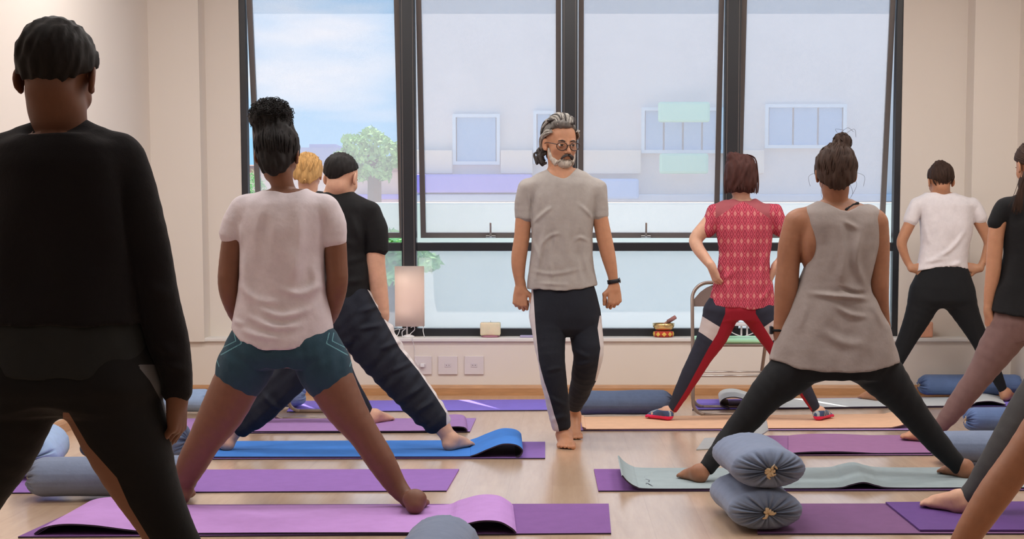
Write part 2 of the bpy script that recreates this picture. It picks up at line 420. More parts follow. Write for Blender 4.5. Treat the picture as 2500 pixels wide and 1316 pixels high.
# ---- window 1: black aluminium, four top-hung sashes above four fixed panes
def glass_mat(name, haze, tint):
    m = bpy.data.materials.new(name); m.use_nodes = True; t = m.node_tree; t.nodes.clear()
    tr = N(t, 'ShaderNodeBsdfTransparent', Color=(*tint, 1)); tl = N(t, 'ShaderNodeBsdfTranslucent', Color=(1.0, 0.95, 0.97, 1))
    df = N(t, 'ShaderNodeBsdfDiffuse', Color=(0.9, 0.9, 0.95, 1)); gl = N(t, 'ShaderNodeBsdfGlossy', Roughness=0.02)
    a = N(t, 'ShaderNodeMixShader', Fac=0.35); b = N(t, 'ShaderNodeMixShader', Fac=haze); c = N(t, 'ShaderNodeMixShader'); fr = N(t, 'ShaderNodeFresnel', IOR=1.25)
    t.links.new(tl.outputs[0], a.inputs[1]); t.links.new(df.outputs[0], a.inputs[2])
    t.links.new(tr.outputs[0], b.inputs[1]); t.links.new(a.outputs[0], b.inputs[2]); t.links.new(fr.outputs[0], c.inputs[0])
    t.links.new(b.outputs[0], c.inputs[1]); t.links.new(gl.outputs[0], c.inputs[2])
    o = N(t, 'ShaderNodeOutputMaterial'); t.links.new(c.outputs[0], o.inputs[0]); return m
M_glass = glass_mat('dusty_glass', 0.22, (0.97, 0.96, 0.96)); M_glass2 = glass_mat('dusty_glass_low', 0.26, (0.94, 0.96, 0.97))
WY0, WY1 = YR + .01, YR + .09
win = empty('window_1', ((WX0 + WX1) / 2, WY0, SILL), None, None); tag(win, kind='structure')
RZ0 = float(P(1250, 613, YR)[2]); RZ1 = float(P(1250, 592, YR)[2])
def wbar(name, lo, hi, m=M_alu, par=None, bev=.004): return MB().box(lo, hi, bev).obj(name, m, par or win)
JW = .042
wbar('jamb', (WX0, WY0, SILL), (WX0 + JW, WY1, WZ1)); wbar('jamb', (WX1 - JW, WY0, SILL), (WX1, WY1, WZ1))
wbar('head', (WX0 + JW, WY0, WZ1 - .06), (WX1 - JW, WY1, WZ1))
FR = float(P(1250, 802, YR)[2])
wbar('bottom_rail', (WX0 + JW, WY0, SILL), (WX1 - JW, WY1, FR))
mull = []
for a, b in ((980, 1016), (1372, 1410), (1767, 1805)):
    x0 = float(P(a, 560, YR)[0]); x1 = float(P(b, 560, YR)[0]); mull.append((x0, x1))
    wbar('mullion', (x0, WY0 - .012, FR), (x1, WY1, WZ1 - .06))
    wbar('glazing_bead', (x0 + .012, WY0 - .016, FR), (x0 + .016, WY0 - .012, WZ1 - .06), M_sash, None, 0)
    wbar('glazing_bead', (x1 - .016, WY0 - .016, FR), (x1 - .012, WY0 - .012, WZ1 - .06), M_sash, None, 0)
edges = [WX0 + JW] + [v for p in mull for v in p] + [WX1 - JW]
bays = [(edges[2 * i], edges[2 * i + 1]) for i in range(4)]
SA = math.radians(8.5)
for i, (x0, x1) in enumerate(bays):
    wbar('rail', (x0, WY0 + .002, RZ0), (x1, WY1, RZ1))
    MB().box((x0, WY0 + .05, FR), (x1, WY0 + .056, RZ0)).obj('pane', M_glass2, win)
    # sash: built upright, then swung out about its top edge
    zt = WZ1 - .065; zb = RZ1 + .012; yo = WY0 + .02; t_ = .034; wd = .036
    def swing(mb):
        out = MB(); 
        for v in mb.v:
            dy = v[1] - yo; dz = v[2] - zt
            out.v.append((v[0], yo + dy * math.cos(SA) - dz * math.sin(SA), zt + dz * math.cos(SA) + dy * math.sin(SA)))
        out.f = mb.f; return out
    g = .006; m1 = MB(); a0, a1 = x0 + g, x1 - g
    rb = ringbox(a0, a1, zb, zt, a0 + wd, a1 - wd, zb + wd, zt - wd, yo, yo + t_)
    sash = swing(rb).obj('sash', M_sash, win)
    swing(MB().box((a0 + wd, yo + .014, zb + wd), (a1 - wd, yo + .019, zt - wd))).obj('pane', M_glass, sash)
    h = MB(); hx = (a0 + a1) / 2 if i != 2 else float(P(1582, 550, YR)[0])
    h.box((hx - .035, yo - .012, zb + .004), (hx + .035, yo, zb + .020), .003)
    h.box((hx - .008, yo - .040, zb + .012), (hx + .008, yo - .010, zb + .028), .003)
    h.box((hx - .007, yo - .046, zb + .014), (hx + .007, yo - .036, zb + .115), .003)
    swing(h).obj('handle', M_chrome, sash)
# ================================================================== OUTSIDE
def rect_px(px0, px1, py0, py1, d, th):
    a = P(px0, py1, d); b = P(px1, py0, d); return (a[0], d, a[2]), (b[0], d + th, b[2])
M_fac = mat('pale_render', (0.86, 0.74, 0.68), 0.9, var=0.05, vscale=0.5)
M_fac2 = mat('pink_render', (0.86, 0.68, 0.60), 0.9, var=0.05, vscale=0.6)
M_cream = mat('cream_wall_outside', (0.96, 0.86, 0.68), 0.9, var=0.03, vscale=1.0)
M_lilac = mat('violet_awning', (0.40, 0.33, 0.85), 0.7)
M_pane = mat('far_window_glass', (0.42, 0.55, 0.72), 0.25, spec=0.6)
M_wfr = mat('far_window_frame', (0.80, 0.82, 0.85), 0.6)
M_green = mat('pale_green_reflection', (0.55, 0.85, 0.62), 0.7)
M_roof = mat('pale_flat_roof', (0.62, 0.68, 0.74), 0.9, var=0.06, vscale=0.4)
M_leaf = mat('leaves', (0.34, 0.60, 0.22), 0.8, var=0.3, vscale=4)
M_bark = mat('bark', (0.2, 0.14, 0.09), 0.9)
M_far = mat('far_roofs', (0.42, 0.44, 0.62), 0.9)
bl = empty('apartment_building', (6, 34, -6), 'pale lilac building across the street seen through the three right bays', 'building')
a = P(1012, 0, 34.0)
MB().box((a[0], 34, -6), (19, 42, 11)).obj('wall', M_fac, bl)
for (x0, x1, y0, y1, nm) in ((1105, 1220, 278, 402, 1), (1302, 1352, 270, 400, 1), (1566, 1770, 262, 374, 4), (1868, 2068, 254, 362, 3), (1108, 1224, 606, 648, 1), (1564, 1704, 600, 638, 3), (2100, 2240, 600, 640, 2)):
    lo, hi = rect_px(x0, x1, y0, y1, 33.86, .14)
    fr = ringbox(lo[0], hi[0], lo[2], hi[2], lo[0] + .07, hi[0] - .07, lo[2] + .07, hi[2] - .07, 33.86, 34.0).obj('window', M_wfr, bl)
    wdt = (hi[0] - lo[0] - .14) / nm
    for k in range(nm):
        MB().box((lo[0] + .07 + k * wdt + .02, 33.93, lo[2] + .07), (lo[0] + .07 + (k + 1) * wdt - .02, 33.97, hi[2] - .07)).obj('pane', M_pane, fr)
lo, hi = rect_px(1014, 1300, 425, 470, 33.5, .5); MB().box(lo, hi, .05).obj('facade_band', M_lilac, bl)
lo, hi = rect_px(1420, 1560, 436, 486, 33.5, .5); MB().box(lo, hi, .05).obj('facade_band', mat('blue_reflection', (0.45, 0.6, 0.9), .7), bl)  # blue block made up to stand for a reflection in the window glass
lo, hi = rect_px(1012, 2600, 474, 492, 33.6, .4); MB().box(lo, hi, .03).obj('ledge', mat('grey_ledge', (0.62, 0.66, 0.75), .8), bl)
for x0, x1 in ((1014, 1104), (1222, 1300), (1354, 1565), (1772, 1866)):
    lo, hi = rect_px(x0, x1, 366, 424, 33.8, .2); MB().box(lo, hi, .02).obj('wall_panel', mat('warm_panel', (0.97, 0.78, 0.64), .9), bl)
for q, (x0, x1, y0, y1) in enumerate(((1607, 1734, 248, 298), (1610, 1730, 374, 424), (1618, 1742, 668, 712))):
    lo, hi = rect_px(x0, x1, y0, y1, 33.3, .12); MB().box(lo, hi, .05).obj('reflection_board', M_green, bl)  # boards and brackets added to imitate green reflections in the window glass
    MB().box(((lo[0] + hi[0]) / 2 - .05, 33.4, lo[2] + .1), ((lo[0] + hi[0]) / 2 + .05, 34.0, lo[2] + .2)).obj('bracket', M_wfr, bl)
ow = MB(); lo, hi = rect_px(560, 2700, 494, 600, 29.0, .3); lo = (lo[0], lo[1], -6.0); ow.box(lo, hi, .04)
tag(ow.obj('boundary_wall', M_cream), 'long cream wall top running behind all the upper window sashes', 'wall')
rf = MB(); rf.box((-14, 11.6, -3.3), (16, 28.9, -3.0)); tag(rf.obj('flat_roof', M_roof), 'pale grey-blue flat roof just outside below the windows', 'roof')
gd = MB(); gd.box((-80, 11.3, -6.4), (80, 120, -6.0)); struct('ground', gd, mat('street', (0.45, 0.46, 0.48), .9))
b2 = empty('low_house', (-6, 45, -6), 'low pink house under the sky, seen through the left bay', 'building')
lo, hi = rect_px(600, 1010, 418, 600, 45, 6); MB().box((lo[0], lo[1], -6), hi).obj('wall', M_fac2, b2)
lo, hi = rect_px(590, 1011, 402, 419, 44.6, 7); MB().box(lo, hi, .1).obj('roof', mat('brown_roof', (0.45, 0.30, 0.25), .9), b2)
lo, hi = rect_px(860, 1005, 474, 486, 44.5, .5); MB().box(lo, hi, .05).obj('facade_band', M_lilac, b2)
b3 = empty('distant_block', (-14, 90, -6), 'hazy bluish block on the skyline in the left bay', 'building')
lo, hi = rect_px(735, 850, 360, 470, 90, 8); MB().box((lo[0], lo[1], -6), hi).obj('wall', M_far, b3)
lo, hi = rect_px(755, 820, 352, 361, 91, 5); MB().box(lo, hi).obj('roof', M_far, b3)
def tree(px, py0, py1, pw, d, label, seed):
    rs = np.random.RandomState(seed); c = P(px, (py0 + py1) / 2, d); r = pw / FPX * d / 2; rz = (py1 - py0) / FPX * d / 2
    e = empty('leafy_tree', (c[0], d, -6), label, 'tree')
    MB().tube([(c[0], d, -6), (c[0] + .1, d, c[2] - rz * .3), (c[0], d, c[2] + rz * .2)], [.25, .18, .08], 10).obj('trunk', M_bark, e)
    mb = MB(); n = 2600
    for i in range(n):
        u = rs.normal(size=3); u /= np.linalg.norm(u); q = rs.uniform(.55, 1.0) ** .5 * (1 + .15 * math.sin(u[0] * 7 + u[2] * 5 + seed))
        p = c + u * np.array([r, r, rz]) * q; s_ = rs.uniform(.05, .13) * r; a1 = nrm(rs.normal(size=3)); a2 = nrm(np.cross(a1, rs.normal(size=3)))
        mb.add([p - a1 * s_, p + a2 * s_ * .5, p + a1 * s_, p - a2 * s_ * .5], [(0, 1, 2, 3)])
    o = mb.obj('foliage', M_leaf, e); o['kind'] = 'stuff'
tree(905, 318, 440, 165, 42, 'round green tree against the sky in the left bay', 3)
tree(625, 425, 600, 60, 26, 'slim green tree at the left edge of the window', 5)
tree(930, 572, 700, 260, 27.0, 'green bush low outside the left bay', 8)
# ================================================================== MATS
def mat_mat(name, col, **kw): return mat(name, col, 0.75, bump=0.35, bscale=260, var=0.05, vscale=14, spec=0.25, **kw)
MM = dict(purple=mat_mat('purple_foam', (0.20, 0.085, 0.29)), pink=mat_mat('orchid_foam', (0.47, 0.255, 0.60)), blue=mat_mat('blue_foam', (0.045, 0.20, 0.62)),
          lilac=mat_mat('lilac_foam', (0.36, 0.22, 0.50)), violet=mat_mat('violet_foam', (0.25, 0.19, 0.72)), grey=mat_mat('grey_green_foam', (0.29, 0.355, 0.375)),
          peach=mat_mat('peach_foam', (0.72, 0.44, 0.28)), white=mat_mat('pale_grey_foam', (0.60, 0.64, 0.66)), deep=mat_mat('deep_violet_foam', (0.115, 0.05, 0.22)),
          mauve=mat_mat('mauve_foam', (0.17, 0.075, 0.19)), dgrey=mat_mat('grey_foam', (0.33, 0.34, 0.35)))
MM['under'] = mat_mat('dark_underside', (0.035, 0.025, 0.05))
def yoga_mat(label, corners, m, z0=0.0, th=0.006, path=None, under=None, group=None, lift=None):
    """corners near-left, near-right, far-right, far-left as photo pixels on the floor; path: (share of length, height) polyline, may fold back"""
    c = [G(px, py, z0) for px, py in corners]
    path = path or [(0, 0), (1, 0)]
    pts = np.array(catmull(path, 6)) if len(path) > 2 else np.array(path, float)
    pts[:, 1] = np.maximum(pts[:, 1], 0)
    L = np.linalg.norm(c[1] - c[0]); n = len(pts)
    P2 = pts * np.array([L, 1]); T = np.gradient(P2, axis=0); T /= np.maximum(np.linalg.norm(T, axis=1), 1e-6)[:, None]; Nn = np.stack([-T[:, 1], T[:, 0]], 1)
    W = 6; v = []; f = []; mi = []
    for side in (0, 1):
        for i in range(n):
            s_, z = P2[i] + Nn[i] * (th if side else 0.0); z = max(z, 0.0)
            for j in range(W + 1):
                q = j / W; a = c[0] * (1 - q) + c[3] * q; b = c[1] * (1 - q) + c[2] * q
                p = a + (b - a) * (s_ / L); zz = z * (1 if lift is None else (1 - q) * lift[0] + q * lift[1]) if not side else z
                v.append((p[0], p[1], z0 + z * (1 if lift is None else (1 - q) * lift[0] + q * lift[1])))
    K = n * (W + 1)
    for i in range(n - 1):
        for j in range(W):
            a = i * (W + 1) + j; f.append((a, a + W + 1, a + W + 2, a + 1)[::-1]); mi.append(1)
            a += K; f.append((a, a + W + 1, a + W + 2, a + 1)); mi.append(0)
        for j in (0, W):
            a = i * (W + 1) + j; q = (a, a + W + 1, a + W + 1 + K, a + K); f.append(q if j == 0 else q[::-1]); mi.append(1)
    for i in (0, n - 1):
        for j in range(W):
            a = i * (W + 1) + j; q = (a, a + 1, a + 1 + K, a + K); f.append(q if i else q[::-1]); mi.append(0)
    o = mesh_obj('yoga_mat', v, f, [m, under or MM['under']], None, False, mi)
    return tag(o, label, 'mat', group)
U = MM['under']
yoga_mat('purple yoga mat nearest the camera, underneath the orchid one', [(44, 1314), (1492, 1305), (1486, 1233), (212, 1236)], MM['purple'])
yoga_mat('orchid pink mat with both ends curled, nearest row left', [(85, 1306), (1258, 1303), (1250, 1237), (205, 1238)], MM['pink'], z0=.007,
         path=[(0, .0), (.02, .022), (.06, .034), (.12, .030), (.2, .012), (.27, .001), (.5, .001), (.7, .001), (.84, .002), (.88, .022), (.925, .042), (.965, .040), (.99, .018), (1.0, .001)])
yoga_mat('plain purple mat, second row left, ending by the aisle', [(15, 1206), (1090, 1201), (1121, 1148), (75, 1150)], mat_mat('bright_purple_foam', (0.25, 0.125, 0.40)))
yoga_mat('purple mat lying under the blue mat', [(380, 1123), (1331, 1121), (1331, 1081), (405, 1083)], mat_mat('violet_purple_foam', (0.22, 0.12, 0.38)))
yoga_mat('bright blue mat with a rolled-up right end', [(395, 1118), (1272, 1117), (1268, 1077), (420, 1080)], MM['blue'], z0=.007,
         path=[(0, 0), (.5, 0), (.82, .0), (.865, .006), (.91, .038), (.95, .062), (.985, .058), (1.002, .036), (.997, .012), (.985, .002)])
yoga_mat('purple mat under the lilac one, fourth row left', [(412, 1060), (1147, 1056), (1162, 1023), (440, 1026)], MM['lilac'])
yoga_mat('lilac mat with a curled right end, fourth row left', [(415, 1056), (1140, 1054), (1136, 1024), (442, 1024)], mat_mat('soft_lilac_foam', (0.36, 0.20, 0.46)), z0=.007,
         path=[(0, 0), (.5, .001), (.84, .001), (.90, .010), (.955, .024), (.99, .020), (1.0, .002)])
yoga_mat('violet mat along the window wall with sun streaks on it', [(700, 1007), (1350, 1003), (1345, 977), (715, 981)], MM['violet'])
yoga_mat('purple mat nearest the camera on the right, behind the bolster stack', [(1850, 1306), (2760, 1306), (2700, 1232), (1840, 1233)], MM['mauve'])
yoga_mat('deep violet mat laid askew on the mauve mat at lower right', [(2246, 1297), (2950, 1297), (2800, 1226), (2162, 1229)], MM['deep'], z0=.008, under=MM['deep'])
yoga_mat('purple mat end showing under the grey mat by the aisle', [(1461, 1201), (2600, 1199), (2560, 1146), (1450, 1148)], MM['purple'])
gm = yoga_mat('grey-green mat with a lifted left end, under the tank-top woman', [(1530, 1197), (2580, 1193), (2540, 1144), (1520, 1146)], MM['grey'], z0=.007,
         path=[(-.012, .062), (0, .036), (.02, .012), (.05, .002), (.2, .001), (.4, .001), (.49, .003), (.52, .016), (.55, .026), (.58, .012), (.62, .002), (.8, .001), (1, 0)], lift=(1, 1))
# printed marks on the grey mat's end
o0 = G(1556, 1188, .0145); o1 = G(1548, 1158, .0145); ex = np.array([1, 0, 0]); 
def mark(pts):
    mk = MB()
    q = [o0 + (o1 - o0) * b + ex * (a * .05) + np.array([0, 0, .0]) for a, b in pts]
    for a, b in zip(q[:-1], q[1:]):
        d = nrm(b - a); n_ = np.cross(d, (0, 0, 1)) * .0030; u = np.array([0, 0, .0008])
        mk.add([a - n_, a + n_, b + n_, b - n_, a - n_ + u, a + n_ + u, b + n_ + u, b - n_ + u], [(0, 1, 2, 3), (7, 6, 5, 4), (0, 4, 5, 1), (1, 5, 6, 2), (2, 6, 7, 3), (3, 7, 4, 0)])
    mk.obj('printed_mark', M_print, gm)
M_print = mat('dark_print', (.1, .12, .14), .8)
mark([(-.1, .9), (.3, .8), (.9, .75)]); mark([(.2, .55), (.5, .62), (.8, .5), (.5, .42), (.2, .5)]); mark([(.9, .6), (1.2, .5), (1.1, .35)])
mark([(.2, .1), (.5, .25), (.7, .1), (.9, .28), (1.2, .1)]); mark([(1.0, .2), (1.3, .02)])
yoga_mat('mauve mat with a slightly raised front edge, third row right', [(1850, 1114), (2420, 1113), (2400, 1064), (1850, 1066)], mat_mat('dusty_purple_foam', (0.25, 0.115, 0.26)))
yoga_mat('mauve mat layered on top in the third row right', [(1925, 1110), (2415, 1107), (2395, 1065), (1925, 1066)], mat_mat('dusty_mauve_foam', (0.28, 0.13, 0.27)), z0=.007,
         path=[(0, .0), (.05, .006), (.12, .009), (.25, .009), (.36, .004), (.45, 0), (.7, 0), (1, 0)])
yoga_mat('small grey mat end poking up behind the black leggings', [(1700, 1100), (1876, 1092), (1872, 1066), (1720, 1072)], MM['dgrey'], z0=.0,
         path=[(0, 0), (.4, .004), (.7, .03), (.9, .062), (1.0, .085)], under=MM['dgrey'])
yoga_mat('purple mat edge under the peach mat', [(1413, 1053), (2270, 1052), (2250, 1018), (1410, 1020)], MM['lilac'])
yoga_mat('long peach mat with a curled right end', [(1421, 1050), (2235, 1046), (2215, 1012), (1416, 1020)], MM['peach'], z0=.007,
         path=[(0, .014), (.01, .006), (.03, 0), (.3, 0), (.7, 0), (.90, .0), (.94, .006), (.97, .022), (.99, .05)], under=mat_mat('brown_underside', (.16, .08, .07)))
yoga_mat('violet mat against the window wall at right', [(1690, 1002), (2520, 993), (2490, 970), (1702, 977)], MM['violet'])
yoga_mat('pale grey mat with two curled ends at the window wall', [(1760, 999), (2455, 991), (2440, 971), (1756, 977)], MM['white'], z0=.007,
         path=[(.03, .004), (.0, .03), (.012, .062), (.05, .070), (.10, .045), (.15, .012), (.19, .001), (.5, 0), (.84, .001), (.90, .022), (.95, .026), (1.0, .004)])
# ================================================================== BOLSTERS
M_bol = [fabric('slate_blue_cotton', (0.17, 0.215, 0.32)), fabric('dark_blue_cotton', (0.10, 0.14, 0.24)), fabric('denim_blue_cotton', (0.12, 0.19, 0.38)), fabric('light_blue_cotton', (0.30, 0.42, 0.64))]
M_tie = mat('cream_cord', (0.55, 0.42, 0.27), .8)
def bolster(label, A, B, r, m, sq=0.85, seed=1, sag=0.0, ties=(0, 1), group='round cotton bolsters', zc=None, rr=None):
    """A, B: the two ends on the floor (world xy); r half width; sq height ratio"""
    A = np.array([A[0], A[1], 0.0]); B = np.array([B[0], B[1], 0.0]); L = np.linalg.norm(B - A); D = (B - A) / L; S = np.cross(D, (0, 0, 1))
    rz = r * sq; z0 = (zc if zc is not None else 0.0) + rz + .002
    e = empty('bolster', (A + B) / 2 + np.array([0, 0, zc or 0]), label, 'cushion', group)
    rs = np.random.RandomState(seed); nu = 96; v = []; f = []; er = rz * .75
    prof = []
    for kr in (.0, .05, .11, .2, .3, .42, .54, .65, .75, .84, .91, .96, .99):   # gathered end: from the knot outwards
        prof.append((er * (1 - math.sqrt(1 - kr ** 2.6)) + .016 * math.exp(-(kr / .13) ** 2), max(kr, .02), 1.0 - .5 * kr))
    mid = [(er + (L - 2 * er) * q, 1.0 + .035 * math.sin(q * 5 + seed) * math.sin(math.pi * q), 0.22) for q in np.linspace(.0, 1.0, 20)]
    full = prof + mid + [(L - a, b, c_) for a, b, c_ in reversed(prof)]
    ph = rs.uniform(0, 6.28, 6); nf = [17, 23, 31, 41, 12, 9]
    for (t_, kr, pl) in full:
        for i in range(nu):
            a = 2 * math.pi * i / nu
            w_ = sum(math.sin(n_ * a + p_ + t_ * (3 if n_ > 15 else 9)) for n_, p_ in zip(nf, ph)) / 6
            wp = sum(math.sin(n_ * a + p_) for n_, p_ in zip((19, 27, 37, 13), ph)) / 4
            ed = 4 * kr * (1 - kr) if (t_ < er or t_ > L - er) else 0; ta = t_ + (.021 * wp * ed) * (1 if t_ < L / 2 else -1)
            rad = kr * (1 + .05 * pl * w_) + (0.006 * math.sin(t_ * 21 + a * 3) if kr > .9 else 0)
            x = math.cos(a) * r * rad; z = math.sin(a) * rz * rad
            if z < 0: z *= 1.0 - .10 * (abs(z) / rz)
            p = A + D * ta + S * x + np.array([0, 0, z0 + z + sag * math.sin(math.pi * t_ / L)])
            v.append(p)
    n = len(full)
    for i in range(n - 1):
        for k in range(nu):
            k2 = (k + 1) % nu; f.append((i * nu + k, (i + 1) * nu + k, (i + 1) * nu + k2, i * nu + k2))
    f.append(tuple(range(nu))); f.append(tuple(reversed([(n - 1) * nu + k for k in range(nu)])))
    mesh_obj('cover', v, f, m, e)
    for q in ties:
        c0 = (A if q == 0 else B) + np.array([0, 0, z0]); d = D if q == 0 else -D; t = MB()
        for j in range(7):
            a = rs.uniform(0, 6.28); l = rs.uniform(.010, .026); p = c0 + d * .012
            e1 = p - d * .014 + S * l * math.cos(a) + np.array([0, 0, l * math.sin(a)]); e2 = e1 + S * rs.uniform(-.012, .012) - d * .002 + np.array([0, 0, rs.uniform(-.014, .008)])
            t.tube([p, (p + e1) / 2 - d * .006, e1, e2], [.006, .007, .006, .003], 6)
        t.obj('tie', M_tie, e, True)
    return e
def gx(px, py): g = G(px, py); return (g[0], g[1])
A = gx(1874, 1306); B = gx(1800, 1218)
bolster('lower of two stacked slate blue bolsters by the aisle', (A[0], A[1]), (A[0] - .03, A[1] + .56), .137, M_bol[0], .57, 3, zc=0.0)
bolster('upper of two stacked slate blue bolsters, gathered end facing us', (A[0] + .012, A[1] + .02), (A[0] - .02, A[1] + .58), .137, M_bol[0], .57, 9, zc=.151)
c = P(1055, 1400, 4.55)
bolster('blue-grey bolster at the bottom edge, cut off by the frame', (c[0], 4.30), (c[0] + .01, 4.93), .119, M_bol[0], .90, 5)
A = gx(80, 1224); B = gx(462, 1216)
bolster('slate blue bolster lying behind the dark foreground figure', (A[0] - .03, A[1] + .06), (B[0] + .01, B[1] + .05), .118, M_bol[0], .72, 11)
A = gx(95, 1180); B = gx(30, 1180)
bolster('pale blue bolster end at far left, pointing away', (A[0] - .05, A[1] + .04), (A[0] - .16, A[1] + .62), .11, M_bol[3], .9, 12)
A = gx(150, 1140); B = gx(440, 1140)
bolster('near-black blue bolster in the shade at left', (A[0] + .06, A[1] + .16), (B[0], B[1] + .16), .13, M_bol[1], .8, 13)
A = gx(300, 1013); B = gx(510, 1013)
bolster('sky blue bolster by the left wall', (A[0], A[1] + .1), (B[0], B[1] + .1), .11, M_bol[3], .66, 14)
A = gx(640, 1004); B = gx(734, 1003)
bolster('blue bolster with a sun patch, behind the left chair', (A[0] - .20, A[1] + .1), (B[0], B[1] + .16), .10, M_bol[3], .84, 15)
A = gx(1404, 1020); B = gx(1640, 1018)
bolster('dark blue bolster between the walking man and the red shirt', (A[0], A[1] + .07), (B[0], B[1] + .07), .11, M_bol[1], .70, 16)
A = gx(2224, 963); B = gx(2478, 963)
bolster('denim blue bolster in the right corner by the wall', (A[0], 10.50), (B[0] - .03, 10.50), .10, M_bol[2], .72, 17, zc=.014)
A = gx(2364, 1060); B = gx(2600, 1060)
bolster('blue bolster cut by the right edge, second from the wall', (A[0], A[1] + .05), (B[0] + .1, B[1] + .05), .10, M_bol[2], .70, 18)
A = gx(2292, 1137); B = gx(2500, 1137)
bolster('slate bolster behind the black-leggings foot at right', (A[0], A[1] + .07), (A[0] + .68, B[1] + .07), .11, M_bol[0], .70, 19)
# ================================================================== FOLDING CHAIRS
M_seat = mat('mint_vinyl', (0.42, 0.80, 0.50), 0.4, spec=0.4); M_tubeb = mat('bronze_tube', (0.36, 0.29, 0.25), 0.35, metal=0.6); M_back = mat('taupe_steel', (0.30, 0.24, 0.22), 0.5, metal=0.2)
def folding_chair(label, x0, x1, yf, seatmat):
    e = empty('folding_chair', ((x0 + x1) / 2, yf, 0), label, 'chair', 'folding chairs'); w_ = x1 - x0; r = .011
    # U frame A: floor bar at the front (towards us), legs rise and lean back to the curved back
    def frm(px0, px1, yb, yt, zt, rad=.07):
        p = []
        for q in np.linspace(0, 1, 7): a = math.pi / 2 * q; p.append((px0 + rad - rad * math.sin(a + 0), yb, rad - rad * math.cos(a) + r) if False else (px0 + rad * (1 - math.sin(math.pi / 2 - a) if False else 1 - math.sin(a)), yb, r + rad * (1 - math.cos(a))))
        return p
    zt = .82
    def side(xx, sx, yb, yt, zt):   # from floor-bar corner to the top
        pts = [];
        for q in np.linspace(0, 1, 7):
            a = math.pi / 2 * q; pts.append((xx + sx * .07 * (1 - math.sin(a)), yb, r + .07 * (1 - math.cos(a))))
        for q in np.linspace(.15, 1, 6): pts.append((xx, yb + (yt - yb) * q, .07 + (zt - .07) * q))
        return pts
    L = side(x0, 1, yf, yf + .12, .70); R = side(x1, -1, yf, yf + .12, .70)
    top = [];
    for q in np.linspace(0, 1, 9)[1:]:
        a = math.pi * q / 2; top.append((x0 + .10 * (1 - math.cos(a)), yf + .125 + .02 * q, .70 + .10 * math.sin(a)))
    top2 = [(x0 + x1 - p[0], p[1], p[2]) for p in reversed(top)]
    MB().tube(L + top + top2 + list(reversed(R)), r, 10).obj('leg_frame', M_tubeb, e, True)
    MB().tube([(x0 + .07, yf, r), (x1 - .07, yf, r)], r, 10).obj('floor_bar', M_tubeb, e, True)
    xa, xb = x0 + .03, x1 - .03
    L2 = side(xa, 1, yf + .42, yf + .10, .42); R2 = side(xb, -1, yf + .42, yf + .10, .42)
    MB().tube(L2, r, 10).obj('leg', M_tubeb, e, True); MB().tube(R2, r, 10).obj('leg', M_tubeb, e, True)
    MB().tube([(xa + .07, yf + .42, r), (xb - .07, yf + .42, r)], r, 10).obj('floor_bar', M_tubeb, e, True)
    MB().tube([(x0, yf + .035, .24), (x1, yf + .035, .24)], .007, 8).obj('cross_bar', M_chrome, e, True)
    MB().tube([(x0, yf + .04, .265), (x1, yf + .04, .265)], .005, 8).obj('cross_bar', M_chrome, e, True)
    MB().box((xa, yf + .06, .415), (xb, yf + .46, .432), .008).obj('seat_pan', M_back, e)
    MB().box((xa + .004, yf + .062, .432), (xb - .004, yf + .45, .458), .012).obj('seat_cushion', seatmat, e)
    b = MB(); n = 12; v = []; f = []
    for i in range(n + 1):
        q = i / n; x = x0 + .012 + (w_ - .024) * q; dy = .03 * math.sin(math.pi * q); zt_ = .70 + .095 * (1 - abs(2 * q - 1) ** 3.2); zb_ = .655
        for (yy, zz) in ((0, zb_), (0, zt_), (.012, zt_), (.012, zb_)): v.append((x, yf + .125 + dy + yy, zz))
    for i in range(n):
        for k in range(4): k2 = (k + 1) % 4; f.append((i * 4 + k, i * 4 + k2, (i + 1) * 4 + k2, (i + 1) * 4 + k))
    f.append((3, 2, 1, 0)); f.append((n * 4, n * 4 + 1, n * 4 + 2, n * 4 + 3)); b.add(v, f); b.obj('backrest', M_back, e)
    return e
g0 = G(1692, 1016); g1 = G(1884, 1016)
folding_chair('metal folding chair with mint green seat behind the red-shirt woman', g0[0], g1[0], g0[1], M_seat)
g0 = G(662, 1027); g1 = G(850, 1027)
folding_chair('metal folding chair whose floor bar shows behind the teal shorts', g0[0], g1[0], g0[1], M_seat)
# ================================================================== ON THE LEDGE
M_shade = mat('translucent_shade', (0.95, 0.82, 0.76), 0.9); 
_b = M_shade.node_tree.nodes['Principled BSDF']; _b.inputs['Subsurface Weight'].default_value = 0.0
t_ = M_shade.node_tree; tlx = N(t_, 'ShaderNodeBsdfTranslucent', Color=(1.0, 0.92, 0.87, 1)); ms = N(t_, 'ShaderNodeMixShader', Fac=0.72)
t_.links.new(_b.outputs[0], ms.inputs[1]); t_.links.new(tlx.outputs[0], ms.inputs[2]); t_.links.new(ms.outputs[0], t_.nodes['Material Output'].inputs[0])
M_plas = mat('white_plastic', (0.8, 0.8, 0.82), 0.4)
YL = 10.775
def lp(px, py, d=YL): return P(px, py, d)
c0 = lp(1000, 720); R_ = 36 / FPX * YL; zt = lp(1000, 650)[2]; zb = lp(1000, 796)[2]
e = empty('table_lamp', (c0[0], YL, SILL), 'white table lamp with tall cylindrical shade on the window ledge', 'lamp')
n = 40; v = []; f = []
for rr, zz in ((R_, zb), (R_, (zt + zb) / 2), (R_, zt), (R_ - .002, zt), (R_ - .002, (zt + zb) / 2), (R_ - .002, zb)):
    for k in range(n): a = 2 * math.pi * k / n; v.append((c0[0] + rr * math.cos(a), YL + rr * math.sin(a) * .7, zz))
for i in range(6):
    for k in range(n): k2 = (k + 1) % n; j = (i + 1) % 6; f.append((i * n + k, i * n + k2, j * n + k2, j * n + k))
mesh_obj('lamp_shade', v, f, M_shade, e)
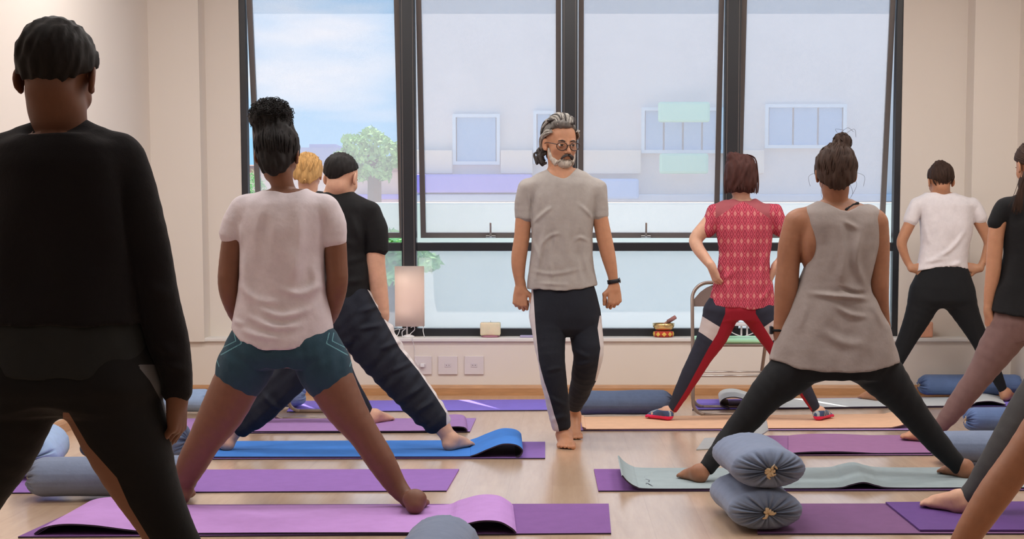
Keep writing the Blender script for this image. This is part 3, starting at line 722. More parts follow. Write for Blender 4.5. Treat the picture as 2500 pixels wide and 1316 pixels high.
MB().tube([(c0[0] - .02, YL, SILL + .01), (c0[0] - .02, YL, zt - .10)], .006, 8).obj('pole', M_plas, e, True)
MB().lathe([(.0, .0), (.042, .0), (.042, .006), (.03, .012), (.008, .02), (.0, .02)], (c0[0] - .01, YL - .0, SILL)).obj('base', M_plas, e, True)
MB().lathe([(.0, .0), (.012, .0), (.014, .03), (.028, .06), (.030, .085), (.018, .11), (.0, .115)], (c0[0] - .02, YL, zt - .22)).obj('bulb', M_plas, e, True)
for hz_ in (.17, .29, .41):
    lb = light('bulb_light', 'POINT', (0, 0, 0), 0.13, (1.0, 0.86, 0.76), shadow_soft_size=.03); lb.parent = e; lb.location = (-.02, 0, hz_)
def cord(name, pts, r=.0028, par=None, m=M_plas):
    q = catmull([tuple(p) for p in pts], 6); return MB().tube(q, r, 6).obj(name, m, par, True)
cord('cord', [lp(1003, 800), lp(1010, 797, 10.76), lp(1012, 805, 10.75), lp(1002, 815, 10.74), lp(998, 824, 10.73)], par=e)
cord('cord', [lp(1034, 797), lp(1033, 808, 10.75), (lp(1038, 824)[0], 10.72, SILL + .004), (lp(1040, 826)[0], 10.685, SILL + .004)], par=e)
cord('cord', [lp(962, 806), lp(975, 804, 10.74), lp(972, 816, 10.73), (lp(968, 824)[0], 10.72, SILL + .004)], par=e)
cord('cord', [lp(976, 804), lp(990, 802, 10.74), lp(982, 810, 10.73), (lp(985, 824)[0], 10.71, SILL + .004)], par=e)
q = [(lp(1010, 826)[0], 10.70, SILL + .004), (lp(1010, 832)[0], 10.672, SILL + .003), (lp(1011, 840)[0], 10.672, SILL - .02), P(1012, 850, 10.69), P(1014, 875, 10.69), P(1019, 890, 10.68), P(1022, 891, 10.67)]
cord('cord', q, .002, e)
# glowing salt block candle
x0, x1 = lp(1173, 800)[0], lp(1222, 800)[0]; zt = lp(1190, 787)[2]
e = empty('candle', ((x0 + x1) / 2, YL, SILL), 'square cream candle on a dark pink dish on the ledge', 'candle')
mw = mat('cream_wax', (0.85, 0.76, 0.55), 0.5, var=.06, vscale=18, sss=0.4)
MB().lathe([(0, 0), (.060, 0), (.066, .010), (.060, .014), (0, .014)], ((x0 + x1) / 2, YL - .005, SILL)).obj('dish', mat('pink_dish', (.45, .2, .28), .4), e, True)
MB().box((x0, YL - .055, SILL + .014), (x1, YL + .055, zt), .008).obj('wax_block', mw, e, True)
MB().tube([((x0 + x1) / 2, YL, zt - .002), ((x0 + x1) / 2 + .003, YL, zt + .012)], .0015, 6).obj('wick', M_alu, e, True)
tb = MB(); x0, x1 = lp(1270, 820)[0], lp(1304, 820)[0]; tb.box((x0, 10.70, SILL), (x1, 10.78, SILL + .014), .004); tag(tb.obj('phone_case', mat('lilac_case', (.45, .40, .62), .4)), 'small lilac case lying on the ledge beside the walking man', 'case')
# singing bowl on its cushion with mallet
bx = lp(1620, 800)[0]; br = 27 / FPX * YL
ce = empty('bowl_cushion', (bx, YL, SILL), 'small red ring cushion with yellow diamonds under the singing bowl', 'cushion')
MB().lathe([(0, 0), (br * .74, 0), (br * .90, .010), (br * .93, .024), (br * .86, .038), (br * .6, .044), (0, .040)], (bx, YL, SILL)).obj('cover', fabric('red_brocade', (.55, .06, .04)), ce, True)
myel = mat('yellow_diamond', (.85, .55, .12), .6)
for k in range(10):
    a = 2 * math.pi * k / 10 + math.pi / 2 * 3; cc = np.array([bx + br * .935 * math.cos(a), YL + br * .935 * math.sin(a), SILL + .022]); tg = np.array([-math.sin(a), math.cos(a), 0]) * .017; up = np.array([0, 0, .016]); nn = np.array([math.cos(a), math.sin(a), 0]) * .003
    mb = MB(); mb.add([cc - tg, cc - up, cc + tg, cc + up, cc - tg - nn * 3, cc - up - nn * 3, cc + tg - nn * 3, cc + up - nn * 3, cc + nn], [(0, 1, 8), (1, 2, 8), (2, 3, 8), (3, 0, 8), (7, 6, 5, 4), (0, 4, 5, 1), (1, 5, 6, 2), (2, 6, 7, 3), (3, 7, 4, 0)]); mb.obj('diamond_patch', myel, ce)
mbr = mat('hammered_brass', (.80, .58, .26), .25, metal=.85, bump=.4, bscale=40)
zb = SILL + .045; hh = lp(1620, 789)[2] - zb
bo = MB(); bo.lathe([(0, 0), (br * .55, 0), (br * .82, hh * .22), (br * .97, hh * .6), (br * 1.0, hh), (br * .95, hh), (br * .91, hh * .6), (br * .75, hh * .28), (br * .5, .008), (0, .008)], (bx, YL, zb))
tag(bo.obj('singing_bowl', mbr, None, True), 'brass singing bowl on a patterned cushion on the ledge', 'bowl')
ma = empty('mallet', (bx, YL, zb), 'wooden mallet leaning out of the brass bowl', 'mallet')
p0 = np.array([bx - .030, YL, zb + .022]); p1 = np.array([bx + (1650 - 1620) / FPX * YL, YL - .01, lp(1620, 773)[2]])
MB().tube([p0, p0 + (p1 - p0) * .5], [.009, .009], 10).obj('handle', mat('mallet_wood', (.42, .22, .16), .5), ma, True)
MB().tube([p0 + (p1 - p0) * .5, p1 - (p1 - p0) * .03, p1], [.014, .014, .009], 12).obj('grip', mat('mallet_suede', (.42, .20, .19), .8), ma, True)
# white wire stand
e = empty('wire_stand', (lp(1812, 820)[0], YL, SILL), 'white wire stand on the ledge behind the folding chair', 'stand')
xa, xb = lp(1788, 800)[0], lp(1840, 800)[0]; zt = lp(1800, 795)[2]
MB().box((xa, YL - .05, zt), (xb, YL + .06, zt + .022), .006).obj('tray', M_plas, e)
for xx in (lp(1810, 800)[0], lp(1824, 800)[0]): MB().box((xx - .006, YL - .004, SILL + .01), (xx + .006, YL + .004, zt), .002).obj('post', M_plas, e)
MB().tube(catmull([(xa - .04, YL, zt - .01), (xa, YL, SILL + .03), (xa + .06, YL, SILL + .006), (xb - .06, YL, SILL + .006), (xb, YL, SILL + .03), (xb + .03, YL, zt - .01)], 5), .004, 6).obj('foot', M_plas, e, True)
# salt lamp block on the right ledge
x0, x1 = lp(2236, 800)[0], lp(2274, 800)[0]; MBs = MB(); MBs.box((x0, 10.72, SILL), (x1, 10.80, lp(2250, 785)[2]), .01)
tag(MBs.obj('salt_block', mat('salmon_salt', (.80, .42, .28), .5, var=.1, vscale=20, sss=.3)), 'salmon pink salt block on the ledge near the right wall', 'block')
# wall sockets
for i, (a, b) in enumerate(((1012, 1054), (1070, 1117), (1134, 1181))):
    p = P(a, 914, YF); q = P(b, 869, YF)
    e = empty('wall_socket', ((p[0] + q[0]) / 2, YF, p[2]), ('wall plate nearest the lamp, with a plug in it', 'middle one of three square wall plates under the window', 'right-hand square wall plate under the window')[i], 'socket', 'wall plates under the window')
    MB().box((p[0], YF - .012, p[2]), (q[0], YF, q[2]), .003).obj('plate', mat('plate_white', (.72, .66, .66), .4), e)
    cx, cz = (p[0] + q[0]) / 2, (p[2] + q[2]) / 2
    MB().box((cx - .022, YF - .014, cz - .014), (cx + .022, YF - .011, cz + .014), .002).obj('insert', mat('insert_white', (.66, .60, .62), .4), e)
    for k in (-1, 1): MB().tube([(cx + k * .009, YF - .0145, cz), (cx + k * .009, YF - .0135, cz)], .0028, 8).obj('hole', M_alu, e)
    if i == 0: MB().box((cx - .018, YF - .035, cz - .012), (cx + .012, YF - .0145, cz + .012), .004).obj('plug', M_plas, e)
# recessed panel bead in the left niche
# ================================================================== PEOPLE
def skin(name, col): return mat(name, col, 0.5, bump=0.08, bscale=220, var=0.07, vscale=30, sss=0.12, spec=0.35)
def hairm(name, col): return mat(name, col, 0.65, bump=0.5, bscale=120, var=0.35, vscale=60, stretch=(1, 1, .25), spec=0.2)
M_eye = mat('eye_white', (.75, .73, .70), .25); M_iris = mat('dark_iris', (.04, .025, .02), .2); M_nail = mat('nail', (.6, .4, .34), .35)
def empty_child(name, parent):
    o = bpy.data.objects.new(name, None); C.objects.link(o); o.parent = parent; o.empty_display_size = .05; return o
class Fig:
    """one person measured on the photograph at distance d"""
    def __init__(s, d, base, label, skin_m, gz=0.0):
        s.d = d; s.k = d / FPX; s.skin = skin_m; s.b = Field(); s.h = 0.009
        s.e = empty('person', (P(base, 700, d)[0], d, gz), label, 'person')
        s.gar = []
    def p(s, px, py, dy=0.0): return P(px, py, s.d + dy)
    def pr(s, q):                      # (px, py, r px[, dy]) -> x, y, z, r
        dy = q[3] if len(q) > 3 else 0.0
        w_ = s.p(q[0], q[1], dy); return (*w_, q[2] * (s.d + dy) / FPX)
    def ch(s, F, pts, **kw): F.chain([s.pr(q) for q in pts], **kw); return s
    def rows(s, rws, dy=0.0):          # (py, xl, xr, half depth[, dy])
        out = []
        for r in rws:
            y = r[4] if len(r) > 4 else 0.0
            a = s.p(r[1], r[0], y + dy); b = s.p(r[2], r[0], y + dy)
            out.append((a[2], (a[0] + b[0]) / 2, abs(b[0] - a[0]) / 2, s.d + y + dy, r[3]))
        return out
    def hem(s, F, line, below=True, dy=0.0):
        pts = sorted([tuple(s.p(a, b, dy)) for a, b in line]); xs = [q[0] for q in pts]; zs = [q[2] for q in pts]
        def fn(x, y, z):
            zz = np.interp(np.asarray(x).ravel(), xs, zs).reshape(np.asarray(x).shape)
            return (zz - z) if below else (z - zz)
        F.cut(fn)
    def body(s, h=None):
        s.hand_done = True
        v, f = s.b.mesh(h or s.h)
        return mesh_obj('body', v, f, s.skin, s.e)
    def cloth(s, F, name, m, h=0.007, fn=None, cols=None):
        v, f = F.mesh(h)
        o = mesh_obj(name, v, f, m, s.e, True)
        if fn is not None:
            regions(m, cols); k = v[:, 1] / FPX
            for i, q in enumerate(fn(v[:, 0] / k + CX, 577 - (v[:, 2] - CAMZ) / k, v)):
                a = o.data.attributes.new('region_%d' % i, 'FLOAT', 'POINT'); a.data.foreach_set('value', np.asarray(q, dtype=np.float32))
        return o
def frame(yaw, pitch=0.0, roll=0.0):
    """rows side, front, up: yaw 0 faces away from the camera (+y), 180 towards it; pitch > 0 looks down"""
    R = Matrix.Rotation(math.radians(yaw), 3, 'Z') @ Matrix.Rotation(math.radians(-pitch), 3, 'X') @ Matrix.Rotation(math.radians(roll), 3, 'Y')
    R = np.array(R); return np.stack([R @ (1, 0, 0), R @ (0, 1, 0), R @ (0, 0, 1)])
M_brow = hairm('dark_brow_hair', (.03, .02, .017))
class Head:
    def __init__(s, fig, c, R, sc=1.0, neck=None, neckr=.055, male=False, fine=.0042):
        jw = 1.0 if male else .86
        s.c = np.array(c); s.R = R; s.s = sc; F = fig.b
        L = s.w; S = sc; k = .014 * S
        def ell(q, r, kk=k, op='u', Rm=None): F.ell(L(*q), np.array(r) * S, R if Rm is None else Rm, kk, op)
        ell((0, -.012, .028), (.076, .094, .084), 0.004)
        ell((0, .022, -.022), (.062, .068, .082), .02)
        ell((0, .040, -.076), (.040 * jw, .040, .030), .025)
        ell((0, .068, -.094), (.018, .018, .015), .02)
        for q in (-1, 1):
            ell((q * .040, .048, -.026), (.022, .022, .020), .02); ell((q * .044 * jw, .020, -.070), (.016, .030, .026), .02)
        F.seg(L(-.036, .074, .017), L(.036, .074, .017), .0085 * S, .0085 * S, .012 * S)
        for q in (-1, 1):
            ell((q * .031, .094, .000), (.0150, .012, .0085), .008, 's')
            ell((q * .031, .0845, .007), (.0150, .0060, .0035), .003)
            ell((q * .031, .0835, -.0075), (.0135, .0055, .0030), .003)
        F.seg(L(0, .086, .006), L(0, .110, -.031), .0065 * S, .0098 * S, .010 * S)
        for q in (-1, 1): ell((q * .0105, .098, -.035), (.0075, .0095, .0070), .006)
        ell((0, .084, -.050), (.024, .012, .014), .012)
        ell((0, .0945, -.0565), (.021, .0065, .0042), .003); ell((0, .0935, -.0650), (.018, .0068, .0048), .003)
        ell((0, .100, -.0608), (.022, .006, .0012), .002, 's')
        for q in (-1, 1):
            RR = np.array(Matrix.Rotation(math.radians(q * 22), 3, Vector(R[2]))); Re = np.stack([RR @ R[0], RR @ R[1], R[2]])
            ell((q * .081, -.010, -.008), (.0075, .0185, .031), .005, 'u', Re)
            ell((q * .0885, -.006, -.004), (.0050, .0095, .018), .004, 's', Re)
            ell((q * .078, .002, -.030), (.007, .008, .009), .006)
        if neck is not None:
            F.seg(L(0, -.022, -.050), neck, neckr * .96, neckr, .02, .95)
        lo = s.c - .135 * S; hi = s.c + .135 * S; F.fine.append((lo, hi, fine))
        for q in (-1, 1):
            mb = MB(); bm = bmesh.new(); bmesh.ops.create_uvsphere(bm, u_segments=16, v_segments=10, radius=.0120 * S)
            cc = L(q * .031, .0775, .0)
            M3 = Matrix([list(R[0]), list(R[2]), list(R[1])]).transposed()
            vs = [np.array(M3 @ v.co) + cc for v in bm.verts]; fs = [[v.index for v in f.verts] for f in bm.faces]; bm.free()
            mi = [1 if (np.mean([vs[i] for i in f], 0) - cc) @ R[1] > .0100 * S else 0 for f in fs]
            mesh_obj('eye', vs, fs, [M_eye, M_iris], fig.e, True, mi)
            mb = MB(); mb.tube([L(q * .014, .0865, .0185), L(q * .030, .0875, .0235), L(q * .047, .076, .0185)], [.0028 * S, .0036 * S, .0018 * S], 6)
            mb.obj('eyebrow', getattr(fig, 'brow', M_brow), fig.e, True)
    def w(s, a, b, c): return s.c + (s.R[0] * a + s.R[1] * b + s.R[2] * c) * s.s
M_brow = hairm('dark_brow_hair', (.03, .02, .017))
def hair_cap(H, thick=.010, line=((.088, .066), (-.082, -.078)), drop=0.0, low=None):
    """hair shell over the skull; line = front and nape points (front, up) of the hairline"""
    F = Field(); S = H.s
    F.ell(H.w(0, -.014, .030), np.array((.077 + thick, .096 + thick, .085 + thick)) * S, H.R, .004)
    if low: F.ell(H.w(0, low[0], low[1]), np.array(low[2]) * S, H.R, .03)
    (f0, u0), (f1, u1) = line; n_ = np.array([-(u0 - u1), (f0 - f1)]); n_ = n_ / np.linalg.norm(n_)
    c, R = H.c, H.R
    def fn(x, y, z):
        fx = ((x - c[0]) * R[1][0] + (y - c[1]) * R[1][1] + (z - c[2]) * R[1][2]) / S; uz = ((x - c[0]) * R[2][0] + (y - c[1]) * R[2][1] + (z - c[2]) * R[2][2]) / S
        sx = ((x - c[0]) * R[0][0] + (y - c[1]) * R[0][1] + (z - c[2]) * R[0][2]) / S
        return -((fx - f0) * n_[0] + (uz - u0) * n_[1] + .012 * np.cos(sx * 38) - .012) * S
    F.cut(fn); return F
def locks(H, name, m, paths, r, fig, n=5, jitter=.004, seed=1, per=1):
    rs = np.random.RandomState(seed); mb = MB()
    for pth in paths:
        for _ in range(per):
            o = rs.normal(size=3) * jitter; q = [H.w(*(np.array(p) + o + rs.normal(size=3) * jitter * .4)) for p in pth]; q = catmull(q, 4); L = len(q)
            mb.tube(q, [r * H.s * (.35 + math.sin(math.pi * min(1, (i + 1) / L * .95)) * .75) for i in range(L)], n)
    o = mb.obj(name, m, fig.e, True); o['kind'] = 'stuff'; return o
def surf_locks(H, fig, m, frm, to, count, seed, r=.0035, lift=.012, spread=(.075, .03), name='hair_strands', sag=0.0):
    """strands combed over the skull from a region around `frm` to the point `to` (head units)"""
    rs = np.random.RandomState(seed); paths = []
    for i in range(count):
        a = np.array(frm, float) + np.array([rs.uniform(-1, 1) * spread[0], rs.uniform(-1, 1) * spread[1], rs.uniform(-1, 1) * spread[1]])
        b = np.array(to, float) + rs.normal(size=3) * .006; pts = []
        for q in np.linspace(0, 1, 6):
            p = a * (1 - q) + b * q; c0 = np.array((0, -.014, .030)); e = np.array((.077, .096, .085)) + lift * rs.uniform(.75, 1.1)
            d = (p - c0) / e; L = np.linalg.norm(d)
            if q < .93: p = c0 + d / max(L, 1e-3) * e
            p[2] -= sag * math.sin(math.pi * q); pts.append(p)
        paths.append(pts)
    return locks(H, name, m, paths, r, fig, 5, .001, seed)
def foot(fig, heel, ang, ankle, side, z0=.013, S=1.0, F=None, toes=True, leg_r=.034):
    """heel: world xy; ang: direction of the toes in degrees (0 = +x, 90 = away); side: +1 big toe on the left of the direction"""
    F = F or fig.b; a = math.radians(ang); D = np.array([math.cos(a), math.sin(a), 0]); T = np.array([-math.sin(a), math.cos(a), 0]) * side
    h = np.array([heel[0], heel[1], z0]) - D * .045 * S; U = np.array([0, 0, 1.0]); R = np.stack([T, D, U])
    q = lambda d, t, u: h + (D * d + T * t + U * u) * S
    F.ell(q(.030, 0, .030), np.array((.031, .036, .031)) * S, R, .012)
    F.seg(ankle, q(.045, 0, .052), leg_r, .034 * S, .02)
    F.seg(q(.050, .002, .052), q(.165, .006, .027), .034 * S, .025 * S, .02, 1.35, T)
    F.seg(q(.03, 0, .022), q(.16, -.015, .016), .024 * S, .018 * S, .015, 1.3, T)
    F.ell(q(.172, .004, .019), np.array((.048, .036, .0200)) * S, R, .012)
    if toes:
        for i, (t, l, r) in enumerate(((.030, .058, .0150), (.011, .058, .0110), (-.007, .053, .0102), (-.022, .046, .0098), (-.036, .036, .0098))):
            b = q(.178 - .004 * i, t, .015); m_ = q(.178 - .004 * i + l * .6, t * 1.08, .0165); e = q(.178 - .004 * i + l, t * 1.12, .010)
            F.seg(b, m_, r * S, r * .95 * S, .006); F.seg(m_, e, r * .95 * S, r * .9 * S, .004)
    lo = np.minimum(q(-.02, 0, 0), q(.26, 0, 0)) - .06; hi = np.maximum(q(-.02, 0, 0), q(.26, 0, 0)) + .06
    lo[2] = z0 - .02; hi[2] = z0 + .10
    fig.b.fine.append((lo, hi, .005))
    F.cut(lambda x, y, z, zz=z0: zz - z) if False else None
def hand(fig, W, D, N, side, curl=(20, 30, 20), S=1.0, spread=.0, thumb=(35, 10), F=None, fine=.004, wr=.022, tc=0.3):
    """W wrist; D towards the knuckles; N out of the palm; side: sign of the thumb along D x N"""
    F = F or fig.b; W = np.array(W, float); D = nrm(D); N = nrm(np.array(N) - D * (np.array(N) @ D)); T = np.cross(D, N) * side
    q = lambda d, t, n: W + (D * d + T * t + N * n) * S
    lat = (.029, .010, -.010, -.028); pl = (.088, .092, .087, .079); fl = (.96, 1.06, .99, .80)
    for i in range(4): F.seg(q(.008, lat[i] * .55, 0), q(pl[i], lat[i], 0), .0165 * S, .0112 * S, .010)
    F.ell(q(.045, 0, .004), np.array((.034, .040, .015)) * S, np.stack([T, D, N]), .012)
    F.seg(q(-.02, 0, 0), q(.02, 0, 0), wr, .021 * S, .015, 1.0)
    pts = [W, q(.09, 0, 0)]
    for i in range(4):
        a = 0; p = q(pl[i], lat[i], 0); sp = lat[i] * spread * 10
        for j, (l, r0, r1) in enumerate(((.044, .0098, .0088), (.027, .0088, .0080), (.021, .0080, .0070))):
            a += math.radians(curl[j] + (i - 1.5) * 2); d = nrm(D * math.cos(a) + N * math.sin(a) + T * sp * .3)
            e = p + d * l * fl[i] * S; F.seg(p, e, r0 * .93 * S, r1 * .93 * S, .002); p = e; pts.append(e)
    t1, t2 = [math.radians(v) for v in thumb]
    p = q(.018, .020, .002); d = nrm(D * math.cos(t1) + T * math.sin(t1) + N * tc)
    e = p + d * .042 * S; F.seg(p, e, .0150 * S, .0120 * S, .010); p = e; pts.append(e)
    d = nrm(D * math.cos(t2) + T * math.sin(t2) + N * (tc + .15)); e = p + d * .030 * S; F.seg(p, e, .0115 * S, .0100 * S, .004); p = e
    d = nrm(D * math.cos(t2 * .6) + T * math.sin(t2 * .6) + N * (tc + .35)); e = p + d * .024 * S; F.seg(p, e, .0100 * S, .0080 * S, .004); pts.append(e)
    pts = np.array(pts); fig.b.fine.append((pts.min(0) - .02, pts.max(0) + .02, fine))
SK_dark = skin('brown_skin', (0.17, 0.072, 0.042)); SK_tan = skin('tan_skin', (0.48, 0.235, 0.135)); SK_fair = skin('light_skin', (0.62, 0.36, 0.25)); SK_warm = skin('warm_skin', (0.30, 0.135, 0.075))
H_black = hairm('black_hair', (.012, .010, .010)); H_brown = hairm('brown_hair', (.045, .025, .018)); H_auburn = hairm('auburn_hair', (.06, .022, .018)); H_blond = hairm('blond_hair', (.50, .29, .11))
H_grey = hairm('grey_hair', (.33, .31, .28)); H_dgrey = hairm('dark_grey_hair', (.06, .052, .05)); H_mid = hairm('mid_grey_hair', (.14, .13, .12)); H_white = hairm('white_beard_hair', (.50, .45, .39))
F_black = fabric('black_cotton', (.006, .006, .007)); F_navy = fabric('black_navy_nylon', (.011, .014, .024)); F_legg = fabric('black_leggings', (.008, .009, .011), fold=.2)
F_wht = fabric('lilac_white_cotton', (.56, .50, .53)); F_grey = fabric('heather_grey_cotton', (.36, .33, .31)); F_tank = fabric('taupe_grey_jersey', (.29, .25, .235)); F_white = fabric('white_cotton', (.74, .70, .72))
F_stripe = mat('white_stripe', (.62, .58, .58), .7)
# ------------------------------------------------------------------ 1: dark figure at left
def p_dark():
    f = Fig(3.6, 150, 'person in black sweater and black striped track trousers, dark at the left edge', SK_dark); b = f.b
    hd = Head(f, f.p(140, 190), frame(0, 25), 1.02, f.p(150, 320), .060)
    hair = hair_cap(hd, .012); hair.waves(.003, .02, 3); v, q = hair.mesh(.006); mesh_obj('hair', v, q, H_black, f.e)
    T = [(330, 60, 240, .09), (352, -10, 310, .105), (400, -30, 330, .12), (500, -30, 332, .125), (600, -38, 340, .12), (700, -52, 352, .122), (790, -60, 361, .130)]
    sw = Field(); sw.loft(f.rows(T), n=2.4)
    for m_ in (1, -1):
        X = lambda x: 150 + (x - 150) * m_
        sw.chain([f.pr((X(190), 330, 42)), f.pr((X(275), 385, 62))], k=.03)
        arm = [(X(290), 400, 62), (X(335), 520, 60), (X(362), 640, 54), (X(388), 760, 48), (X(412), 850, 44), (X(430), 915, 36), (X(432), 965, 34)]
        f.ch(sw, arm, k=.02, cap1=True, grow=.0045)
        f.ch(b, [(a_, c_, r_ * .7) for a_, c_, r_ in arm], k=.01)
        W = f.p(X(433), 962)
        hand(f, W, np.array([-.05 * m_, .10, -1]), np.array([-1.0 * m_, .2, 0]), m_, (35, 35, 25), .95, thumb=(25, 5), wr=.027)
    sw.crease([f.p(395, 830), f.p(440, 870)], .012, .008); sw.crease([f.p(405, 880), f.p(462, 905)], .01, .007); sw.crease([f.p(370, 700), f.p(425, 720)], .015, .006)
    sw.waves(.003, .12, 4); f.cloth(sw, 'sweater', mat('black_wool', (.006, .005, .007), .95, bump=.6, bscale=500, sheen=.05, bump2=.4), .0065)
    b.loft(f.rows(T), shrink=.02)
    us = Field(); us.loft(f.rows([(770, -40, 342, .118), (800, -50, 351, .123), (860, -60, 364, .130), (916, -70, 376, .136)]), n=2.4); us.waves(.002, .1, 5)
    f.cloth(us, 'undershirt', fabric('charcoal_cotton', (.016, .019, .020)), .006)
    tr = Field(); tr.loft(f.rows([(860, -44, 346, .112), (915, -60, 365, .124), (950, -74, 380, .13), (975, -50, 350, .11)]), n=2.4)
    legs = []
    for m_ in (1, -1):
        X = lambda x: 150 + (x - 150) * m_
        lg = [(X(262), 940, 118), (X(300), 1050, 108), (X(347), 1165, 84), (X(385), 1245, 71), (X(430), 1330, 62), (X(500), 1450, 56, .0), (X(560), 1570, 50), (X(610), 1680, 42)]
        f.ch(tr, lg, k=.07, cap1=True); f.ch(b, [(q[0], q[1], q[2] * .72) for q in lg], k=.01); legs.append(lg)
        ak = f.p(X(618), 1700); foot(f, (ak[0], ak[1] - .05), 60 if m_ > 0 else 120, ak, m_, z0=.003)
    b.loft(f.rows([(860, -44, 346, .112), (955, -60, 360, .12)]), shrink=.025)
    tr.waves(.003, .12, 6)
    def fn(X_, Y_, c):
        Xr = X_; X_ = 150 + np.abs(X_ - 150)
        return [np.minimum(np.minimum(X_ - np.interp(Y_, [890, 930, 975, 1030, 1100, 1180], [330, 362, 386, 402, 413, 440]), Y_ - 890), 1180 - Y_),
                np.minimum(np.interp(Y_, [1000, 1090, 1170, 1240, 1316, 1450], [156, 206, 275, 304, 348, 437]) - X_, np.minimum(Y_ - 1008, Xr - 146))]
    f.cloth(tr, 'trousers', fabric('black_track_cloth', (.006, .006, .007)), .007, fn, [(.13, .13, .14), (.24, .12, .08)])
    f.body(.011)
p_dark()
# ------------------------------------------------------------------ 2: woman, lilac-white T-shirt
def p_teal():
    f = Fig(6.2, 700, 'woman in off-white T-shirt and teal shorts with curly black topknot, seen from behind', SK_dark); b = f.b
    hd = Head(f, f.p(678, 378), frame(-4, 18), .98, f.p(696, 470), .044)
    cap = hair_cap(hd, .010, ((.09, .05), (-.07, -.135)), low=(-.045, -.045, (.062, .052, .062)))
    c = f.p(662, 285); cap.ell(c, (.078, .075, .062), None, .03); cap.ell(f.p(640, 290), (.045, .05, .045), None, .03); cap.ell(f.p(672, 325), (.070, .075, .055), None, .03)
    cap.waves(.004, .025, 2); v, q = cap.mesh(.006); mesh_obj('hair', v, q, H_black, f.e)
    rs = np.random.RandomState(4); mb = MB()
    for i in range(900):
        u = rs.normal(size=3); u /= np.linalg.norm(u); u[2] = abs(u[2]) if rs.rand() < .6 else u[2]
        base = c + np.array([.0, 0, .0]) + u * np.array((.080, .078, .066)) * rs.uniform(.9, 1.02); ax = nrm(rs.normal(size=3)); n1 = nrm(np.cross(ax, u)); n2 = np.cross(ax, n1); r = rs.uniform(.006, .013); pts = []
        for k in range(10): a = k / 9 * math.pi * rs.uniform(1.6, 2.1) ; pts.append(base + (n1 * math.cos(a) + n2 * math.sin(a)) * r + ax * (k / 9 - .5) * .02)
        mb.tube(catmull(pts, 2), .0011, 3, False)
    o = mb.obj('curls', H_black, f.e, True); o['kind'] = 'stuff'
    surf_locks(hd, f, H_black, (0, -.08, -.06), (-.01, -.02, .12), 90, 3, .0028, .012, (.07, .045))
    T = [(462, 655, 745, .055), (478, 618, 782, .075), (496, 590, 800, .095), (525, 583, 803, .105), (560, 584, 800, .11), (620, 588, 794, .108), (680, 585, 794, .105), (740, 577, 800, .11), (790, 567, 811, .118), (830, 562, 815, .125), (860, 565, 812, .125)]
    sh = Field(); sh.loft(f.rows(T), n=2.3)
    f.ch(sh, [(650, 486, 22), (600, 508, 30)], k=.03); f.ch(sh, [(742, 486, 22), (790, 508, 30)], k=.03)
    f.ch(sh, [(598, 512, 33), (580, 545, 32), (567, 580, 30)], k=.02, cap1=True, grow=.0045); f.ch(sh, [(795, 512, 33), (811, 550, 32), (814, 594, 30)], k=.02, cap1=True, grow=.0045)
    f.hem(sh, [(540, 760), (566, 800), (600, 830), (645, 846), (692, 852), (740, 846), (780, 828), (812, 803), (840, 780)])
    f.hem(sh, [(560, 440), (628, 458), (655, 466), (695, 470), (735, 466), (752, 458), (830, 440)], False)
    for pts, wd, am in (([(660, 480), (640, 560), (636, 640)], .02, .006), ([(735, 500), (742, 600), (720, 690)], .02, .006), ([(585, 690), (640, 730), (700, 735)], .014, .007), ([(795, 690), (740, 715), (690, 700)], .014, .008), ([(575, 780), (610, 790)], .01, .006), ([(600, 600), (612, 700), (640, 770)], .02, .008), ([(640, 745), (700, 770), (770, 750)], .014, .009), ([(610, 765), (680, 795), (750, 790)], .013, .009), ([(770, 640), (778, 700), (740, 730)], .018, .010), ([(660, 520), (650, 600)], .03, -.006), ([(600, 800), (640, 815), (700, 822)], .012, .008), ([(720, 600), (735, 680)], .025, .006), ([(590, 540), (598, 600)], .012, .008)):
        sh.crease([f.p(*q_) for q_ in pts], wd, am)
    sh.waves(.0035, .10, 8); f.cloth(sh, 't_shirt', F_wht, .006)
    b.loft(f.rows(T), shrink=.014); f.ch(b, [(650, 490, 20), (600, 512, 24)], k=.03); f.ch(b, [(742, 490, 20), (790, 512, 24)], k=.03)
    L = [(594, 518, 28), (572, 580, 28), (562, 640, 27), (558, 690, 26), (566, 730, 25, .03), (586, 775, 22, .10), (612, 800, 17, .17)]
    R = [(800, 518, 28), (816, 580, 28), (821, 640, 27), (823, 690, 26), (815, 735, 24, .04), (800, 775, 21, .10), (776, 802, 17, .17)]
    for A, m_ in ((L, 1), (R, -1)):
        f.ch(b, A, k=.012); W = f.p(*[A[-1][0], A[-1][1]], A[-1][3]); hand(f, W, (.6 * m_, .25, -.75), (0, -1, -.2), -m_, (15, 15, 10), .9, fine=.006)
    so = Field(); so.loft(f.rows([(800, 574, 800, .10), (830, 560, 822, .115), (870, 545, 848, .12), (895, 560, 830, .10)]), n=2.3)
    f.ch(so, [(622, 850, 62), (600, 890, 68), (586, 925, 61)], k=.04, cap1=True); f.ch(so, [(768, 850, 62), (788, 890, 68), (801, 925, 61)], k=.04, cap1=True)
    so.waves(.002, .06, 9)
    def fn(X_, Y_, c):
        x = np.abs(X_ - 692)
        def ln(a, b_, c2, d2, w_):
            t_ = np.clip(((x - a) * (c2 - a) + (Y_ - b_) * (d2 - b_)) / ((c2 - a) ** 2 + (d2 - b_) ** 2), 0, 1)
            return w_ - np.hypot(x - a - t_ * (c2 - a), Y_ - b_ - t_ * (d2 - b_))
        return [np.maximum.reduce([ln(155, 866, 104, 838, 1.3), ln(104, 838, 111, 812, 1.3), ln(150, 848, 118, 832, 1.1), ln(118, 832, 122, 812, 1.1), ln(160, 895, 168, 870, 1.1)])]
